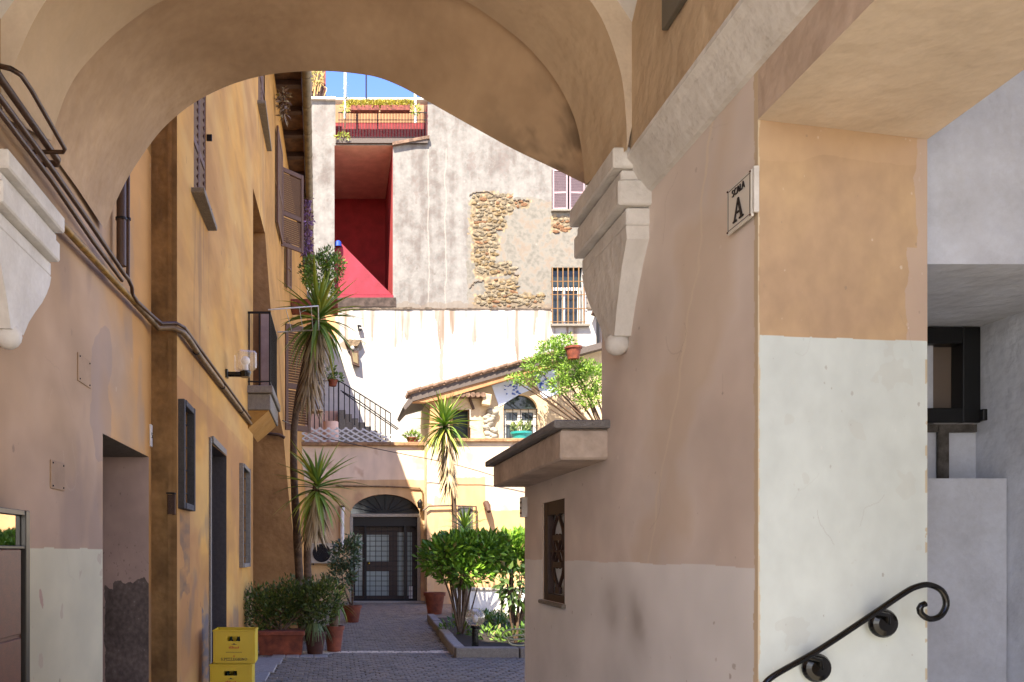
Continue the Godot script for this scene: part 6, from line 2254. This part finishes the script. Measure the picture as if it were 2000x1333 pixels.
	pot("flower_pot", "terracotta pot among the feathery branches on the roof terrace", at(1120, 702, 27.6), 0.26, 0.4)
	# right-hand gallery railing and drainpipe
	var gr = thing("gallery_railing", "short dark railing at the right end of the white wall", "railing", at(1155, 690, 31.5))
	m = MB.new()
	m.tube([at(1135, 678, 31.5), at(1200, 678, 31.5)], 0.025, 6)
	m.tube([at(1135, 690, 31.5), at(1200, 690, 31.5)], 0.02, 6)
	part(m, "handrail", M.iron, gr)
	for i in 4:
		m = MB.new()
		m.tube([at(1140 + i * 15, 678, 31.5), at(1140 + i * 15, 712, 31.5)], 0.018, 6)
		part(m, "baluster", M.iron, gr)
	m = MB.new()
	m.box(Vector3(hx(1130, 31.5), hy(716, 31.5), -32.8), Vector3(hx(1210, 31.5), hy(711, 31.5), -31.4))
	part(m, "slab", M.stone, gr)
	var dp = thing("drainpipe", "dark drainpipe with wooden bracket at the right end of the wall", "pipe", at(1168, 640, 32.3))
	m = MB.new()
	m.tube([at(1168, 590, 32.4), at(1168, 712, 32.4)], 0.06, 8)
	part(m, "tube", M.iron, dp)
	m = MB.new()
	m.prism([at(1160, 610, 32.3), at(1170, 585, 32.3), at(1182, 585, 32.3), at(1182, 618, 32.3)], Vector3(0, 0, -0.4))
	part(m, "bracket", M.wood_dark, dp)
	# wall shrine lantern and bracket on the white wall
	var sh = thing("shrine_lantern", "rusty glazed lantern under a stained stone hood on the white wall", "lantern", at(692, 695, 32.7))
	m = MB.new()
	m.prism([at(672, 664, 32.6), at(706, 664, 32.6), at(698, 676, 32.6), at(680, 676, 32.6)], Vector3(0, 0, -0.3))
	part(m, "hood", mat(Color(0.60, 0.52, 0.42), 0.95, "grime", 2.0), sh)
	m = MB.new()
	m.prism([at(683, 684, 32.6), at(700, 686, 32.6), at(702, 716, 32.6), at(688, 711, 32.6)], Vector3(0, 0, -0.22))
	part(m, "case", M.wood_dark, sh)
	m = MB.new()
	m.prism([at(687, 689, 32.58), at(698, 690, 32.58), at(699, 711, 32.58), at(690, 707, 32.58)], Vector3(0, 0, -0.01))
	part(m, "pane", mat(Color(0.48, 0.42, 0.30), 0.3), sh)
	m = MB.new()
	m.ball(at(688, 680, 32.6), 0.08, 10)
	part(m, "lamp_bulb", M.white, sh)
	var fl = thing("floodlight", "tiny black floodlight bracket high on the white wall", "lamp", at(702, 640, 32.8))
	m = MB.new()
	m.bar(at(698, 636, 32.75), at(706, 638, 32.75), 0.05, 0.12)
	m.bar(at(699, 644, 32.75), at(707, 644, 32.75), 0.05, 0.12)
	m.bar(at(699, 636, 32.85), at(700, 644, 32.85), 0.04, 0.06)
	part(m, "body", M.iron, fl)
	# flower boxes on the roof terrace
	for e in [[690, 740, "left flower box of yellow blooms on the rooftop railing"], [748, 800, "right flower box of yellow blooms on the rooftop railing"]]:
		var bx = thing("flower_box", e[2], "flower box", at((e[0] + e[1]) / 2.0, 216, 32.75), "rooftop flower boxes")
		m = MB.new()
		m.box(Vector3(hx(e[0] - 5, 32.8), hy(219, 32.8), -32.92), Vector3(hx(e[1], 32.8), hy(209, 32.8), -32.65), 0.01)
		part(m, "box", mat(Color(0.60, 0.32, 0.27), 0.85, "grime", 1.5), bx)
		var b2 = []
		for i in 6: b2.append([at(lerpf(e[0] - 3, e[1], i / 5.0), 205, 32.78), Vector3(0.18, 0.16, 0.16)])
		part(foliage(b2, 900, 0.10, Color(0.30, 0.26, 0.03), Color(0.52, 0.42, 0.04), 0.7, 0.2), "flowers", M.leaf, bx)
	var vi = thing("post_vine", "thin bright vine climbing the white rooftop post", "vine", at(674, 240, 32.8))
	part(foliage([[at(674, 210, 32.8), Vector3(0.16, 0.16, 0.14)], [at(675, 175, 32.8), Vector3(0.05, 0.5, 0.06)], [at(670, 268, 32.8), Vector3(0.24, 0.1, 0.2)], [at(811, 215, 32.8), Vector3(0.16, 0.18, 0.15)]], 300, 0.1, Color(0.2, 0.28, 0.03), Color(0.42, 0.45, 0.06)), "leaves", M.leaf, vi)
	part(branches(at(670, 272, 32.85), [at(675, 210, 32.85), at(675, 160, 32.85)], 0.015), "stem", M.bark, vi)
	# roof shed with dry climber at the upper left
	var sd = thing("roof_shed", "dark wooden rooftop shed end above the weathered pier", "shed", at(620, 170, 33.5))
	m = MB.new()
	m.box(Vector3(hx(560, 33.5), hy(196, 33.5) + 0.1, -35.0), Vector3(hx(633, 33.5), hy(90, 33.5), -33.5))
	part(m, "wall", M.wood_dark, sd)
	m = MB.new()
	m.box(Vector3(hx(633, 33.5), hy(194, 33.5) + 0.1, -33.6), Vector3(hx(636, 33.5), hy(90, 33.5), -33.45))
	part(m, "post", M.terracotta, sd)
	var dc = thing("dry_climber", "tangled pale bare climber in front of the rooftop shed", "climber", at(615, 192, 33.2))
	tips = []
	for i in 16: tips.append(at(rng.randf_range(606, 634), rng.randf_range(130, 190), 33.2))
	m = MB.new()
	for i in 8:
		m.tube(smooth([tips[i], tips[i].lerp(tips[i + 8], 0.5) + Vector3(0.1, 0.1, 0), tips[i + 8]], 8), 0.018, 5)
	m.tube([at(612, 196, 33.2), at(616, 165, 33.2), at(622, 140, 33.2)], 0.03, 6)
	part(m, "stems", mat(Color(0.72, 0.58, 0.36), 0.9), dc)
	part(foliage([[at(616, 152, 33.2), Vector3(0.22, 0.25, 0.15)]], 90, 0.13, Color(0.2, 0.2, 0.04), Color(0.36, 0.32, 0.08)), "leaves", M.leaf, dc)
	# planting at the far end of the yellow house
	var ps = thing("house_planter", "bracketed planter ledge at the far end of the yellow house", "planter", at(610, 600, 23.5))
	m = MB.new()
	m.box(Vector3(fx(23.5), hy(606, 23.5), -24.0), Vector3(hx(660, 23.5), hy(588, 23.5), -23.3), 0.02)
	part(m, "ledge", M.terracotta, ps)
	var hb = thing("hanging_bush", "dense green bush glowing in sun beside the red loggia", "bush", at(635, 585, 23.5))
	part(foliage([[at(620, 535, 23.5), Vector3(0.42, 0.55, 0.35)], [at(655, 522, 23.5), Vector3(0.28, 0.36, 0.3)], [at(640, 575, 23.5), Vector3(0.3, 0.3, 0.3)], [at(640, 500, 23.5), Vector3(0.3, 0.2, 0.25)]], 2600, 0.1, Color(0.06, 0.13, 0.02), Color(0.18, 0.30, 0.03), 0.3, 0.3), "crown", M.leaf, hb)
	part(branches(at(630, 590, 23.6), [at(620, 535, 23.5), at(655, 522, 23.5), at(640, 500, 23.5)], 0.03), "stems", M.bark, hb)
	var bg = thing("bougainvillea", "purple flowering climber hanging by the gutter of the yellow house", "climber", at(600, 500, 24.5))
	part(foliage([[at(600, 385, 24.5), Vector3(0.12, 0.4, 0.15)], [at(601, 430, 24.5), Vector3(0.16, 0.5, 0.15)], [at(598, 480, 24.5), Vector3(0.2, 0.4, 0.2)]], 900, 0.09, Color(0.10, 0.05, 0.14), Color(0.24, 0.12, 0.30), -0.3, 0.1), "flowers", M.leaf, bg)
	part(branches(at(592, 520, 24.6), [at(600, 385, 24.5), at(601, 430, 24.5), at(598, 360, 24.5)], 0.025), "stems", M.bark, bg)
	var dv = thing("dry_vine", "small withered vine clinging under the eave of the yellow house", "vine", at(552, 200, 18.2))
	part(foliage([[at(552, 195, 18.2), Vector3(0.10, 0.30, 0.14)], [at(556, 215, 18.4), Vector3(0.10, 0.22, 0.12)]], 130, 0.12, Color(0.10, 0.06, 0.05), Color(0.22, 0.15, 0.07), -0.4, 0.1), "leaves", M.dead, dv)
	part(branches(at(549, 170, 18.2), [at(553, 200, 18.2), at(557, 228, 18.4)], 0.012), "stems", M.bark, dv)
	# blue lamp shade in the loggia
	var bs = thing("blue_shade", "small blue shade or ball at the loggia edge", "lamp shade", at(663, 478, 33.2))
	m = MB.new()
	m.lathe([Vector2(0.14, -0.12), Vector2(0.13, 0.05), Vector2(0.07, 0.1), Vector2(0.001, 0.12)], at(660, 476, 33.2), 14)
	part(m, "shade", M.blue, bs)
